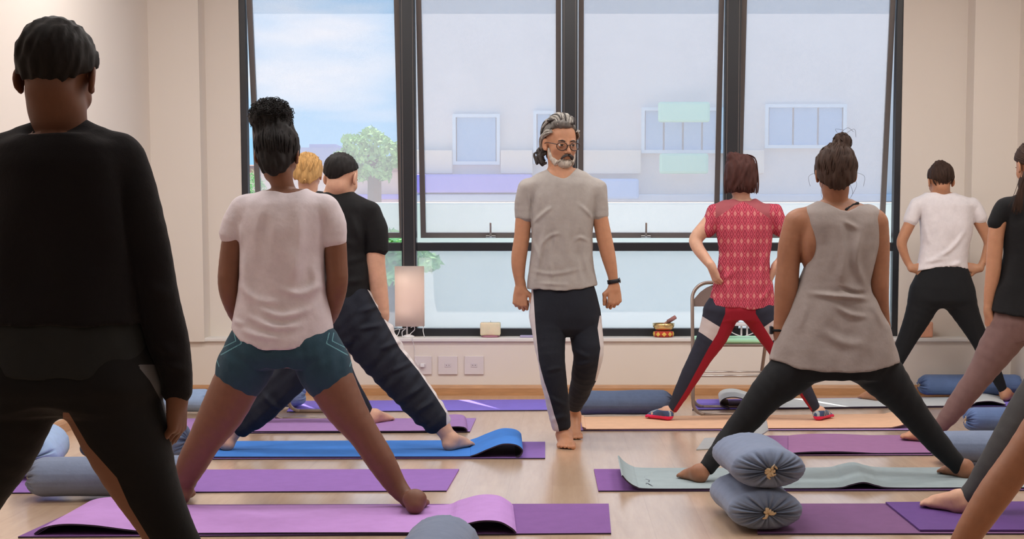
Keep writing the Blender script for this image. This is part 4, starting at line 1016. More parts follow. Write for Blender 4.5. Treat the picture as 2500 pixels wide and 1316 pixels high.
    f.cloth(so, 'shorts', fabric('teal_jersey', (.018, .050, .075)), .004, fn, [(.10, .24, .28)])
    b.loft(f.rows([(800, 574, 800, .10), (830, 560, 822, .115), (870, 548, 845, .115), (895, 560, 830, .10)]), shrink=.014)
    f.ch(b, [(618, 860, 55), (586, 920, 58), (543, 1005, 54), (500, 1075, 41), (470, 1130, 37, .02), (448, 1180, 26, .04), (437, 1205, 19, .05)], k=.02)
    f.ch(b, [(772, 860, 55), (803, 922, 58), (842, 995, 50), (888, 1060, 38), (930, 1125, 35), (968, 1187, 26), (1000, 1222, 19, -.03)], k=.02)
    g = f.p(437, 1208, .05); foot(f, (g[0] + .01, g[1] - .01), 100, g, -1, z0=.016, leg_r=.030)
    g = f.p(1002, 1222, -.03); h_ = G(1012, 1254, .016); foot(f, (h_[0], h_[1] + .03), 92, g, 1, z0=.016, leg_r=.030)
    f.body(.008)
p_teal()
# ------------------------------------------------------------------ 3: blond person hidden behind
def p_blond():
    f = Fig(9.0, 765, 'blond person mostly hidden between the topknot woman and the black-shirt man', SK_fair); b = f.b
    hd = Head(f, f.p(752, 425), frame(0, 20), .93, f.p(756, 478), .046)
    cap = hair_cap(hd, .013, ((.09, .05), (-.09, -.115)), low=(-.03, -.03, (.080, .075, .075))); cap.waves(.004, .03, 3); v, q = cap.mesh(.006); mesh_obj('hair', v, q, H_blond, f.e)
    surf_locks(hd, f, H_blond, (0, -.06, .08), (0, -.09, -.08), 70, 5, .003, .016, (.06, .03))
    T = [(474, 735, 778, .05), (492, 700, 812, .08), (520, 692, 820, .10), (600, 700, 812, .10), (700, 698, 815, .10), (760, 690, 822, .11)]
    s_ = Field(); s_.loft(f.rows(T)); 
    for m_ in (1, -1):
        X = lambda x: 756 + (x - 756) * m_
        f.ch(s_, [(X(785), 492, 14), (X(806), 505, 20), (X(822), 545, 20)], k=.02, cap1=True, grow=.0045)
        A = [(X(808), 510, 16), (X(825), 570, 15), (X(822), 640, 13), (X(800), 690, 11, .06)]; f.ch(b, A, k=.01)
        hand(f, f.p(X(800), 690, .06), (-.7 * m_, .5, -.4), (0, -1, -.3), m_, (20, 20, 15), .85, fine=.007)
    s_.waves(.003, .1, 3); f.cloth(s_, 't_shirt', fabric('pale_pink_cotton', (.6, .48, .48)), .010); b.loft(f.rows(T), shrink=.014)
    t = Field(); t.loft(f.rows([(740, 698, 815, .10), (790, 692, 822, .11), (825, 700, 812, .09)]))
    l1 = [(728, 790, 34), (690, 860, 30), (655, 930, 24), (628, 985, 18), (612, 1020, 14)]; l2 = [(785, 790, 34), (818, 860, 28), (850, 930, 22), (885, 985, 17), (905, 1018, 12)]
    for A, x, an in ((l1, 604, 115), (l2, 915, 62)):
        f.ch(t, A, k=.03, cap1=True); f.ch(b, [(q[0], q[1], q[2] * .75) for q in A], k=.01); g = f.p(x, 1014, 0); foot(f, (g[0], g[1]), an, g, 1 if x > 800 else -1, z0=.014, S=.9, leg_r=.028); f.ch(b, [(A[-1][0], A[-1][1], 11), (x, 1014, 11)], k=.01)
    f.cloth(t, 'trousers', F_navy, .010); f.body(.010)
p_blond()
# ------------------------------------------------------------------ 4: man, black T-shirt
def p_black():
    f = Fig(7.85, 820, 'man in black T-shirt and black track trousers with white side stripe, from behind', SK_fair); b = f.b
    hd = Head(f, f.p(834, 434), frame(-22, 20), 1.0, f.p(818, 478), .058)
    cap = hair_cap(hd, .006, ((.085, .07), (-.085, -.045))); cap.waves(.002, .015, 3); v, q = cap.mesh(.005); mesh_obj('hair', v, q, H_black, f.e)
    surf_locks(hd, f, H_black, (0, .02, .10), (0, .05, .125), 60, 5, .0022, .010, (.05, .04))
    T = [(470, 778, 860, .06), (484, 752, 885, .085), (505, 738, 898, .105), (560, 730, 898, .12), (620, 735, 892, .115), (665, 736, 902, .11), (700, 735, 904, .115), (735, 730, 908, .12)]
    sh = Field(); sh.loft(f.rows(T), n=2.4)
    f.ch(sh, [(860, 494, 20), (898, 520, 27)], k=.03); f.ch(sh, [(780, 494, 20), (745, 520, 27)], k=.03)
    f.ch(sh, [(902, 520, 28), (915, 560, 29), (921, 616, 27)], k=.02, cap1=True, grow=.0045); f.ch(sh, [(740, 520, 28), (722, 560, 29), (712, 612, 27)], k=.02, cap1=True, grow=.0045)
    for pts in ([(800, 560), (870, 600)], [(850, 640), (900, 625)], [(840, 690), (900, 680)], [(860, 520), (885, 590)]): sh.crease([f.p(*q_) for q_ in pts], .015, .008)
    sh.waves(.004, .10, 5); f.cloth(sh, 't_shirt', F_black, .007)
    b.loft(f.rows(T), shrink=.014); f.ch(b, [(850, 496, 18), (898, 524, 22)], k=.03); f.ch(b, [(785, 496, 18), (745, 524, 22)], k=.03)
    A = [(906, 530, 24), (916, 610, 23), (917, 650, 24), (924, 700, 22), (932, 750, 18), (936, 775, 14)]; f.ch(b, A, k=.012)
    hand(f, f.p(936, 776), (-.05, .45, -.85), (-1, .1, 0), -1, (20, 20, 15), .95, fine=.006)
    A = [(736, 530, 24), (716, 610, 23), (712, 650, 24), (714, 700, 22, .03), (722, 750, 18, .08), (728, 775, 14, .1)]; f.ch(b, A, k=.012)
    hand(f, f.p(728, 776, .1), (.05, .45, -.85), (1, .1, 0), 1, (20, 20, 15), .95, fine=.007)
    t = Field(); t.loft(f.rows([(700, 740, 902, .105), (740, 732, 915, .12), (790, 740, 925, .13), (835, 760, 905, .11)]), n=2.4)
    R = [(868, 765, 60), (905, 830, 60), (952, 895, 52), (1000, 950, 46), (1040, 998, 42), (1070, 1030, 34)]
    L = [(785, 765, 55), (748, 850, 52), (700, 930, 45), (650, 985, 38), (612, 1022, 32), (582, 1046, 24)]
    f.ch(t, R, k=.04, cap1=True); f.ch(t, L, k=.04, cap1=True)
    for pts in ([(930, 850), (985, 830)], [(960, 905), (1010, 880)], [(1000, 965), (1040, 935)], [(880, 800), (940, 790)], [(1020, 1000), (1060, 975)], [(650, 960), (690, 1000)], [(880, 760), (930, 745)]): t.crease([f.p(*q_) for q_ in pts], .012, .012)
    t.waves(.005, .07, 3, 1.2)
    ed = [(903, 698), (945, 775), (985, 850), (1030, 905), (1070, 965), (1098, 1010)]
    def fn(X_, Y_, c):
        return [np.minimum(X_ - np.interp(Y_, [q[1] for q in ed], [q[0] for q in ed]) + 10, np.minimum(Y_ - 700, X_ - 890))]
    f.cloth(t, 'track_trousers', fabric('navy_black_nylon', (.011, .014, .024)), .006, fn, [(.62, .58, .58)])
    f.ch(b, [(q[0], q[1], q[2] * .7) for q in R] + [(1092, 1062, 18), (1100, 1078, 17)], k=.01); f.ch(b, [(q[0], q[1], q[2] * .7) for q in L] + [(562, 1068, 17), (553, 1080, 16)], k=.01)
    b.loft(f.rows([(700, 740, 902, .105), (740, 732, 915, .12), (790, 740, 925, .13), (835, 760, 905, .11)]), shrink=.014)
    g = f.p(1100, 1078); foot(f, (g[0], g[1]), 62, g, 1, z0=.015, leg_r=.033)
    g = f.p(553, 1080); foot(f, (g[0], g[1]), 118, g, -1, z0=.015, leg_r=.033)
    f.body(.008)
p_black()
# ------------------------------------------------------------------ 5: walking man
def p_man():
    f = Fig(8.12, 1378, 'bearded grey-haired man in glasses and grey T-shirt walking towards us', SK_tan); b = f.b; f.brow = H_dgrey
    hd = Head(f, f.p(1369, 350), frame(203, 9, 0), 1.02, f.p(1370, 436), .060, True, fine=.003)
    w_ = hd.w
    b.seg(w_(0, .0, -.06), f.p(1372, 440, -.02), .05, .055, .02)
    # hair: cap swept back, mass behind the ears
    cap = hair_cap(hd, .010, ((.062, .088), (-.105, -.125)), low=(-.050, -.055, (.064, .050, .055)))
    cap.ell(w_(.012, .030, .104), (.052, .045, .024), hd.R, .02)
    cap.waves(.003, .03, 5); v, q = cap.mesh(.0045); mesh_obj('hair', v, q, H_mid, f.e)
    rs = np.random.RandomState(2)
    for nm, mm, seed, cnt in (('grey_locks', H_grey, 3, 62), ('dark_locks', H_dgrey, 11, 46)):
        rr = np.random.RandomState(seed); paths = []
        for i in range(cnt):
            x = rr.uniform(-.070, .070); wv = rr.uniform(-.5, .5); top = .112 - .35 * x * x / .07
            pts = []
            for t in np.linspace(0, 1, 8):
                ph = -.80 + t * 2.45; c0 = np.array((0, -.014, .030)); e = np.array((.077, .096, .085)) - .012 * max(0, 1 - t * 6) + .018 + .012 * math.exp(-((t - .12) / .22) ** 2) + .006 * math.sin(t * 8 + wv * 6)
                xx = .012 + (x - .012) * min(1, .55 + t * 1.6) * (1 + .12 * math.sin(t * 3)) + (.010 if x < .012 else -.010) * math.sin(t * 5) + .004 * math.sin(t * 11 + wv * 9); sx = xx / .092; k_ = math.sqrt(max(.05, 1 - sx * sx))
                pts.append(c0 + np.array([xx, -math.sin(ph) * e[1] * k_, math.cos(ph) * e[2] * k_ + .003]))
            paths.append([p for p in pts])
        locks(hd, nm, mm, paths, .0062, f, 6, .001, seed)
    paths = [[(.070, .045, .060), (.084, .020, .045 + .004 * i), (.089, -.010, .030 + .004 * i), (.088, -.040, .012), (.078, -.070, -.015 - .006 * i), (.066, -.085, -.045 - .008 * i)] for i in range(6)]
    paths += [[(-x, y, z) for x, y, z in p] for p in paths]
    locks(hd, 'side_locks', H_grey, paths, .0050, f, 6, .003, 5, 2)
    locks(hd, 'nape_curls', H_dgrey, [[(q_ * .055, -.08, -.04), (q_ * .080, -.080, -.055), (q_ * .083, -.065, -.078), (q_ * .075, -.060, -.098), (q_ * .062, -.070, -.085)] for q_ in (-1, 1)] + [[(q_ * .05, -.06, -.05), (q_ * .082, -.06, -.075), (q_ * .076, -.050, -.104), (q_ * .062, -.045, -.098)] for q_ in (-1, 1)], .0065, f, 6, .008, 6, 14)
    # beard and moustache
    be = Field()
    be.ell(w_(0, .060, -.090), (.040, .040, .031), hd.R, .01)
    for q_ in (-1, 1): be.chain([(*w_(q_ * .066, .008, -.028), .0075), (*w_(q_ * .057, .024, -.062), .015), (*w_(q_ * .036, .048, -.088), .021)], k=.02)
    be.ell(w_(0, .096, -.058), (.022, .014, .010), hd.R, .006, 's'); be.waves(.0018, .012, 7); v, q = be.mesh(.003); mesh_obj('beard', v, q, H_white, f.e)
    locks(hd, 'beard_hairs', H_white, [[(x, .075 + .02 * math.cos(x * 30), -.080), (x * 1.05, .088 - abs(x) * .7, -.098), (x * 1.1, .080 - abs(x) * .6, -.118 + abs(x) * .5)] for x in np.linspace(-.04, .04, 26)], .0028, f, 5, .002, 8, 2)
    locks(hd, 'moustache', H_dgrey, [[(q_ * .002, .106, -.044), (q_ * .014, .104, -.048), (q_ * .025, .096, -.056), (q_ * .030, .088, -.068)] for q_ in (-1, 1)], .0042, f, 6, .0018, 9, 7)
    # glasses
    M_gl = mat('tortoise_frame', (.035, .015, .012), .3, spec=.5); gl = empty_child('glasses', f.e)
    for q_ in (-1, 1):
        ring = []
        for k in range(25):
            a = 2 * math.pi * k / 24; ring.append(w_(q_ * (.034 + .0265 * math.cos(a)), .103 - .010 * abs(math.cos(a) * .5 + .5) ** 2, -.004 + .0215 * math.sin(a) * (1.0 if math.sin(a) < 0 else .9)))
        MB().tube(ring, .0024, 6, False).obj('rim', M_gl, gl, True)
        cen = np.mean(ring[:-1], 0); fs = [(0, k + 1, k + 2) for k in range(24)]
        mesh_obj('lens', [cen] + ring, fs, M_lens, gl, True)
        MB().tube([w_(q_ * .060, .096, .004), w_(q_ * .074, .075, .006), w_(q_ * .083, .010, .004), w_(q_ * .083, -.012, -.004)], .0024, 6).obj('temple', M_gl, gl, True)
    MB().tube([w_(-.009, .108, .000), w_(0, .111, .004), w_(.009, .108, .000)], .0024, 6).obj('bridge', M_gl, gl, True)
    # shirt
    T = [(412, 1342, 1408, .055), (426, 1314, 1436, .075), (446, 1298, 1452, .095), (480, 1294, 1458, .110), (530, 1296, 1452, .118), (580, 1298, 1446, .112), (620, 1295, 1446, .108), (660, 1291, 1452, .110), (690, 1288, 1457, .115), (712, 1287, 1458, .118)]
    sh = Field(); sh.loft(f.rows(T), n=2.4)
    f.ch(sh, [(1332, 438, 18), (1294, 462, 24)], k=.03); f.ch(sh, [(1418, 438, 18), (1450, 462, 24)], k=.03)
    f.ch(sh, [(1290, 462, 25), (1281, 496, 23), (1280, 534, 21)], k=.015, cap1=True, grow=.0045); f.ch(sh, [(1453, 462, 25), (1461, 496, 22), (1463, 530, 20)], k=.015, cap1=True, grow=.0045)
    f.hem(sh, [(1270, 703), (1290, 705), (1350, 707), (1400, 706), (1440, 700), (1460, 694)])
    nc = f.p(1371, 400, -.10)
    sh.cut(lambda x, y, z, c=f.p(1371, 437), d=f.d: np.where(y < d + .0, (z - (c[2] + np.clip(np.abs(x - c[0]) - .0, 0, 1) ** 2 * 9.5)), z - (c[2] + .055)))
    for pts, wd, am in (([(1320, 600), (1345, 575), (1370, 570)], .009, .006), ([(1440, 590), (1415, 580), (1400, 590)], .009, .006), ([(1345, 640), (1350, 690)], .010, .006), ([(1410, 630), (1420, 690)], .012, .006), ([(1300, 585), (1320, 640)], .010, .006), ([(1300, 545), (1330, 520), (1350, 505)], .010, .008), ([(1330, 560), (1318, 630), (1312, 680)], .013, .009), ([(1435, 540), (1425, 620), (1440, 680)], .014, .008), ([(1350, 560), (1345, 620)], .012, -.006), ([(1380, 560), (1392, 650)], .02, .006), ([(1300, 660), (1350, 668), (1420, 655)], .010, .006), ([(1448, 535), (1430, 515), (1412, 500)], .009, .006), ([(1310, 690), (1390, 694)], .009, .005), ([(1296, 510), (1290, 470)], .008, .006)):
        sh.crease([f.p(*q_) for q_ in pts], wd, am)
    sh.waves(.0028, .08, 12); f.cloth(sh, 't_shirt', F_grey, .005)
    b.loft(f.rows(T[:-2]), shrink=.016); f.ch(b, [(1340, 432, 16), (1294, 464, 20)], k=.03); f.ch(b, [(1408, 432, 16), (1450, 464, 20)], k=.03)
    A = [(1288, 470, 21), (1279, 530, 20), (1274, 580, 19), (1268, 620, 19), (1266, 650, 17), (1268, 680, 13), (1272, 700, 11)]; f.ch(b, A, k=.01)
    hand(f, f.p(1271, 702), (-.05, -.15, -1), (.25, 1, .0), 1, (68, 85, 50), 1.0, thumb=(58, 6), fine=.003, wr=.022, tc=.0)
    A = [(1455, 470, 21), (1465, 530, 19), (1475, 580, 19), (1484, 620, 18), (1491, 650, 15), (1496, 675, 12), (1498, 695, 11)]; f.ch(b, A, k=.01)
    hand(f, f.p(1499, 698), (.05, -.2, -1), (-.35, 1, .0), -1, (68, 85, 50), .98, thumb=(52, -2), fine=.003, wr=.022, tc=.1)
    # watch
    wa = empty_child('wrist_watch', f.e); wc = f.p(1497, 687); ax = nrm(f.p(1499, 698) - f.p(1494, 668)); u = nrm(np.cross(ax, (0, 1, 0))); vv = np.cross(ax, u); ring = [wc + (u * math.cos(a) * 1.0 + vv * math.sin(a) * .95) * .0275 for a in np.linspace(0, 2 * math.pi, 25)]
    mb = MB(); pr_ = []
    for k, a in enumerate(np.linspace(0, 2 * math.pi, 25)[:-1]):
        r_ = (u * math.cos(a) + vv * math.sin(a)); 
        for rr, tt in ((.0270, -.010), (.0305, -.010), (.0305, .010), (.0270, .010)): pr_.append(wc + r_ * rr + ax * tt)
    fs = []
    for k in range(24):
        for j in range(4): fs.append((k * 4 + j, k * 4 + (j + 1) % 4, ((k + 1) % 24) * 4 + (j + 1) % 4, ((k + 1) % 24) * 4 + j))
    mesh_obj('strap', pr_, fs, mat('black_rubber', (.012, .012, .016), .5), wa, True)
    su = np.sign(u[0]) or 1; oc = wc + u * su * .031; MB().tube([oc, oc + u * su * .006], [.014, .0135], 20).obj('watch_case', mat('watch_black', (.02, .02, .03), .3), wa); MB().tube([oc + u * su * .006, oc + u * su * .0075], [.011, .0105], 20).obj('watch_face', mat('watch_face', (.55, .58, .6), .15), wa)
    # trousers
    t = Field(); t.loft(f.rows([(690, 1300, 1450, .100), (712, 1297, 1455, .108), (740, 1294, 1461, .118), (775, 1294, 1464, .122), (805, 1300, 1464, .11), (822, 1306, 1460, .07)]), n=2.5)
    L = [(1340, 770, 45, -.02), (1342, 830, 39, -.06), (1347, 890, 33, -.10), (1356, 950, 30, -.08), (1364, 1000, 27, -.05), (1371, 1045, 21, -.03)]
    R = [(1424, 770, 43), (1432, 820, 40, -.02), (1436, 862, 38, -.04), (1430, 900, 34, .02), (1420, 940, 28, .14), (1408, 975, 22, .25), (1403, 994, 17, .31)]
    f.ch(t, L, k=.02, cap1=True); f.ch(t, R, k=.02, cap1=True)
    for pts in ([(1330, 900), (1375, 890)], [(1335, 960), (1380, 985)], [(1400, 890), (1450, 880)], [(1345, 1020), (1385, 1010)], [(1395, 850), (1440, 870)]): t.crease([f.p(*q_) for q_ in pts], .012, .007)
    t.waves(.0025, .09, 3)
    ed = [(700, 1296), (800, 1302), (900, 1311), (935, 1316), (970, 1326), (1010, 1336), (1040, 1346), (1060, 1352)]; wd = [(700, 5), (880, 6), (940, 14), (1000, 16), (1040, 16), (1060, 14)]
    ed2 = [(765, 1470), (800, 1464), (850, 1471), (900, 1464), (940, 1456)]
    def fn(X_, Y_, c):
        xe = np.interp(Y_, [q[0] for q in ed], [q[1] for q in ed]) + np.interp(Y_, [q[0] for q in wd], [q[1] for q in wd])
        return [np.maximum(np.minimum(xe - X_, 1388 - X_), np.minimum(np.minimum(X_ - np.interp(Y_, [q[0] for q in ed2], [q[1] for q in ed2]) + 5, Y_ - 770), 930 - Y_))]
    f.cloth(t, 'track_trousers', fabric('black_sports_cloth', (.009, .011, .018)), .005, fn, [(.62, .58, .58)])
    b.loft(f.rows([(700, 1300, 1450, .100), (740, 1296, 1458, .115), (790, 1300, 1460, .11)]), shrink=.026)
    f.ch(b, [(q[0], q[1], q[2] * .72, q[3] if len(q) > 3 else 0) for q in L] + [(1376, 1062, 13, -.03)], k=.01)
    f.ch(b, [(q[0], q[1], q[2] * .70, q[3] if len(q) > 3 else 0) for q in R] + [(1402, 1012, 13, .36), (1401, 1030, 13, .38)], k=.01)
    g = f.p(1377, 1066, -.03); foot(f, (g[0], g[1] + .05), -86, g, 1, z0=.003, leg_r=.030)
    # rear foot up on its toes
    a0 = f.p(1402, 1014, .36); bal = G(1403, 1062, .02); hl = a0 + np.array([0, .035, -.02])
    b.seg(a0, hl, .030, .028, .02); b.seg(hl, bal, .030, .024, .02, 1.2, (1, 0, 0)); b.seg(a0, bal, .028, .022, .02, 1.2, (1, 0, 0)); b.ell(bal, (.044, .022, .020), None, .012)
    for i, (tx, r_) in enumerate(((.030, .0130), (.011, .0095), (-.006, .009), (-.021, .0085), (-.034, .0085))): b.seg(bal + np.array([-tx, -.01, -.004]), bal + np.array([-tx * 1.1, -.052 + .005 * i, -.010]), r_, r_ * .9, .005)
    b.fine.append((bal - .07, np.maximum(bal, hl) + .06, .005))
    f.body(.0065)
M_lens = bpy.data.materials.new('lens_glass'); M_lens.use_nodes = True; _t = M_lens.node_tree; _t.nodes.clear()
_a = N(_t, 'ShaderNodeBsdfTransparent', Color=(.86, .82, .80, 1)); _g = N(_t, 'ShaderNodeBsdfGlossy', Roughness=.03); _m = N(_t, 'ShaderNodeMixShader', Fac=.07); _o = N(_t, 'ShaderNodeOutputMaterial')
_t.links.new(_a.outputs[0], _m.inputs[1]); _t.links.new(_g.outputs[0], _m.inputs[2]); _t.links.new(_m.outputs[0], _o.inputs[0])
p_man()
# ------------------------------------------------------------------ 6: woman in red patterned shirt
def diamond_mat():
    m = bpy.data.materials.new('red_diamond_print'); m.use_nodes = True; t = m.node_tree; b = t.nodes['Principled BSDF']; b.inputs['Roughness'].default_value = .85
    c = N(t, 'ShaderNodeTexCoord'); s_ = N(t, 'ShaderNodeSeparateXYZ'); t.links.new(c.outputs['Object'], s_.inputs[0])
    def mth(op, a, bb=None):
        n = N(t, 'ShaderNodeMath', operation=op)
        for i, v in enumerate((a, bb)):
            if v is None: continue
            if isinstance(v, (int, float)): n.inputs[i].default_value = v
            else: t.links.new(v, n.inputs[i])
        return n.outputs[0]
    def tri(v, per): return mth('ABSOLUTE', mth('SUBTRACT', mth('FRACT', mth('DIVIDE', v, per)), .5))   # 0 in the middle of a cell, .5 at its edge
    u = tri(s_.outputs[0], .037); v = tri(s_.outputs[2], .078)
    d = mth('ADD', u, v)                           # 0 .. 1
    r = N(t, 'ShaderNodeValToRGB'); r.color_ramp.interpolation = 'CONSTANT'
    els = [(0, (.50, .12, .12)), (.09, (.68, .26, .24)), (.20, (.30, .015, .04)), (.27, (.60, .17, .19)), (.33, (.36, .02, .05)), (.47, (.50, .03, .08)), (.53, (.60, .16, .19)), (.60, (.30, .012, .04)), (.78, (.52, .12, .16)), (.83, (.36, .015, .05)), (.92, (.60, .12, .15))]
    while len(r.color_ramp.elements) < len(els): r.color_ramp.elements.new(.5)
    for e, (p_, c_) in zip(r.color_ramp.elements, els): e.position = p_; e.color = (*c_, 1)
    t.links.new(d, r.inputs[0]); t.links.new(r.outputs[0], b.inputs['Base Color'])
    n = N(t, 'ShaderNodeTexNoise', Scale=7.0); bn = N(t, 'ShaderNodeBump', Strength=.4, Distance=.02); t.links.new(c.outputs['Object'], n.inputs['Vector']); t.links.new(n.outputs[0], bn.inputs['Height']); t.links.new(bn.outputs[0], b.inputs['Normal'])
    return m
def p_red():
    f = Fig(9.13, 1812, 'woman in crimson diamond-print blouse with bobbed hair, hand on hip', SK_fair); b = f.b
    hd = Head(f, f.p(1808, 432), frame(-3, 14), .97, f.p(1810, 488), .050)
    cap = hair_cap(hd, .016, ((.09, .05), (-.02, -.30)), low=(-.012, -.035, (.093, .090, .085)))
    f.hem(cap, [(1750, 474), (1790, 470), (1830, 472), (1870, 474)]); cap.ell(f.p(1788, 384), (.04, .05, .03), None, .02)
    cap.waves(.004, .03, 3); v, q = cap.mesh(.005); mesh_obj('hair', v, q, H_auburn, f.e)
    locks(hd, 'hair_strands', H_auburn, [[(x * .3, -.03, .125), (x * .9, -.06 + abs(x) * .3, .10), (x * 1.08, -.095 + abs(x) * .9, .03), (x * 1.15, -.10 + abs(x) * .9, -.05), (x * 1.12, -.09 + abs(x) * .9, -.105)] for x in np.linspace(-.085, .085, 34)], .0042, f, 5, .003, 4, 2)
    T = [(486, 1782, 1836, .05), (500, 1752, 1868, .085), (520, 1742, 1890, .10), (560, 1745, 1886, .11), (620, 1757, 1880, .105), (660, 1752, 1882, .105), (700, 1742, 1887, .11), (750, 1727, 1890, .12), (760, 1726, 1891, .12)]
    sh = Field(); sh.loft(f.rows(T), n=2.4)
    f.ch(sh, [(1780, 502, 15), (1748, 520, 20)], k=.03); f.ch(sh, [(1840, 502, 15), (1884, 520, 20)], k=.03)
    f.ch(sh, [(1748, 522, 23), (1736, 545, 22), (1724, 560, 20)], k=.02, cap1=True, grow=.0045); f.ch(sh, [(1884, 522, 23), (1898, 545, 22), (1908, 560, 20)], k=.02, cap1=True, grow=.0045)
    f.hem(sh, [(1700, 735), (1728, 741), (1760, 748), (1820, 753), (1890, 750)]); f.hem(sh, [(1700, 480), (1780, 487), (1810, 492), (1838, 487), (1900, 480)], False)
    for pts in ([(1760, 640), (1775, 735)], [(1745, 690), (1790, 660)], [(1870, 600), (1850, 680)], [(1880, 700), (1850, 735)]): sh.crease([f.p(*q_) for q_ in pts], .015, .009)
    sh.waves(.004, .10, 2)
    def fn(X_, Y_, c):
        x = np.abs(X_ - 1811); return [np.minimum(66 - x, np.interp(x, [0, 20, 66], [492, 503, 534]) - Y_)]
    f.cloth(sh, 'blouse', diamond_mat(), .006, fn, [(.33, .075, .09)])
    b.loft(f.rows(T), shrink=.014); f.ch(b, [(1780, 504, 13), (1748, 524, 18)], k=.03); f.ch(b, [(1840, 504, 13), (1884, 524, 18)], k=.03)
    A = [(1745, 530, 20), (1722, 556, 19), (1700, 582, 17), (1702, 602, 15, -.02), (1720, 628, 13, -.05), (1737, 650, 10, -.08)]; f.ch(b, A, k=.008)
    hand(f, f.p(1738, 652, -.085), (.35, .15, -.9), (.9, .6, .2), -1, (25, 35, 25), .88, thumb=(40, 20), wr=.019)
    A = [(1888, 530, 20), (1912, 556, 19), (1930, 582, 17), (1928, 602, 15), (1910, 632, 13, -.02), (1893, 652, 10, -.03)]; f.ch(b, A, k=.008)
    hand(f, f.p(1892, 653, -.03), (-.25, .25, -.9), (-1, .3, .2), 1, (25, 35, 25), .88, thumb=(40, 20), wr=.019)
    MB().tube([f.p(1748 + 5 * math.cos(a), 680 + 2.2 * math.sin(a), -.075 + .011 * math.sin(a)) for a in np.linspace(0, 6.28, 13)], .0022, 5, False).obj('ring', M_chrome, f.e, True)
    t = Field(); t.loft(f.rows([(730, 1734, 1884, .10), (755, 1720, 1890, .115), (780, 1730, 1880, .10)]), n=2.4)
    L = [(1760, 765, 43), (1742, 815, 37), (1716, 862, 29), (1688, 912, 24), (1660, 965, 18), (1640, 1002, 12)]
    R = [(1856, 765, 43), (1886, 815, 36), (1912, 862, 28), (1942, 912, 23), (1970, 960, 17), (1992, 1000, 12)]
    f.ch(t, L, k=.03, cap1=True); f.ch(t, R, k=.03, cap1=True); t.waves(.0012, .05, 3)
    def fn(X_, Y_, c):
        cl_ = np.interp(Y_, [q[1] for q in L], [q[0] for q in L]); rl = np.interp(Y_, [q[1] for q in L], [q[2] for q in L]); cr_ = np.interp(Y_, [q[1] for q in R], [q[0] for q in R]); left = X_ < 1808
        u = np.where(left, (X_ - cl_) / rl, (cr_ - X_) / rl); w1 = np.where(left, Y_ - (X_ - cl_) * .5, Y_ + (X_ - cr_) * .5)
        return [np.minimum(w1 - 793, 828 - w1), (u - .25 - .24 * np.clip((Y_ - 850) / 100, 0, 1)) * 20]
    f.cloth(t, 'leggings', fabric('navy_leggings', (.022, .024, .040), fold=.2), .005, fn, [(.55, .48, .47), (.30, .010, .025)])
    b.loft(f.rows([(730, 1734, 1884, .10), (755, 1720, 1890, .115), (780, 1730, 1880, .10)]), shrink=.014)
    sm = [mat('magenta_sole', (.80, .03, .13), .5), fabric('navy_knit', (.05, .08, .17)), mat('grey_web', (.35, .4, .42), .7)]
    for A, ax_, an, sd in ((L, 1628, 132, -1), (R, 2000, 60, 1)):
        f.ch(b, [(q[0], q[1], q[2] * .75) for q in A] + [(ax_, 1008, 9)], k=.008); g = f.p(ax_, 1005)
        S = Field(); foot(f, (g[0], g[1]), an, g, sd, z0=.018, S=.88, F=S, toes=True, leg_r=.030)
        foot(f, (g[0], g[1]), an, g, sd, z0=.025, S=.78, toes=False, leg_r=.024)
        zt_ = .072; S.cut(lambda x, y, z, q_=zt_: z - q_)
        v, q = S.mesh(.005); c = v[q].mean(1); mesh_obj('shoe', v, q, sm, f.e, True, np.where(c[:, 2] < .040, 0, np.where(np.sin((c[:, 0] + c[:, 1]) * 110) > .75, 2, 1)))
    f.body(.008)
p_red()
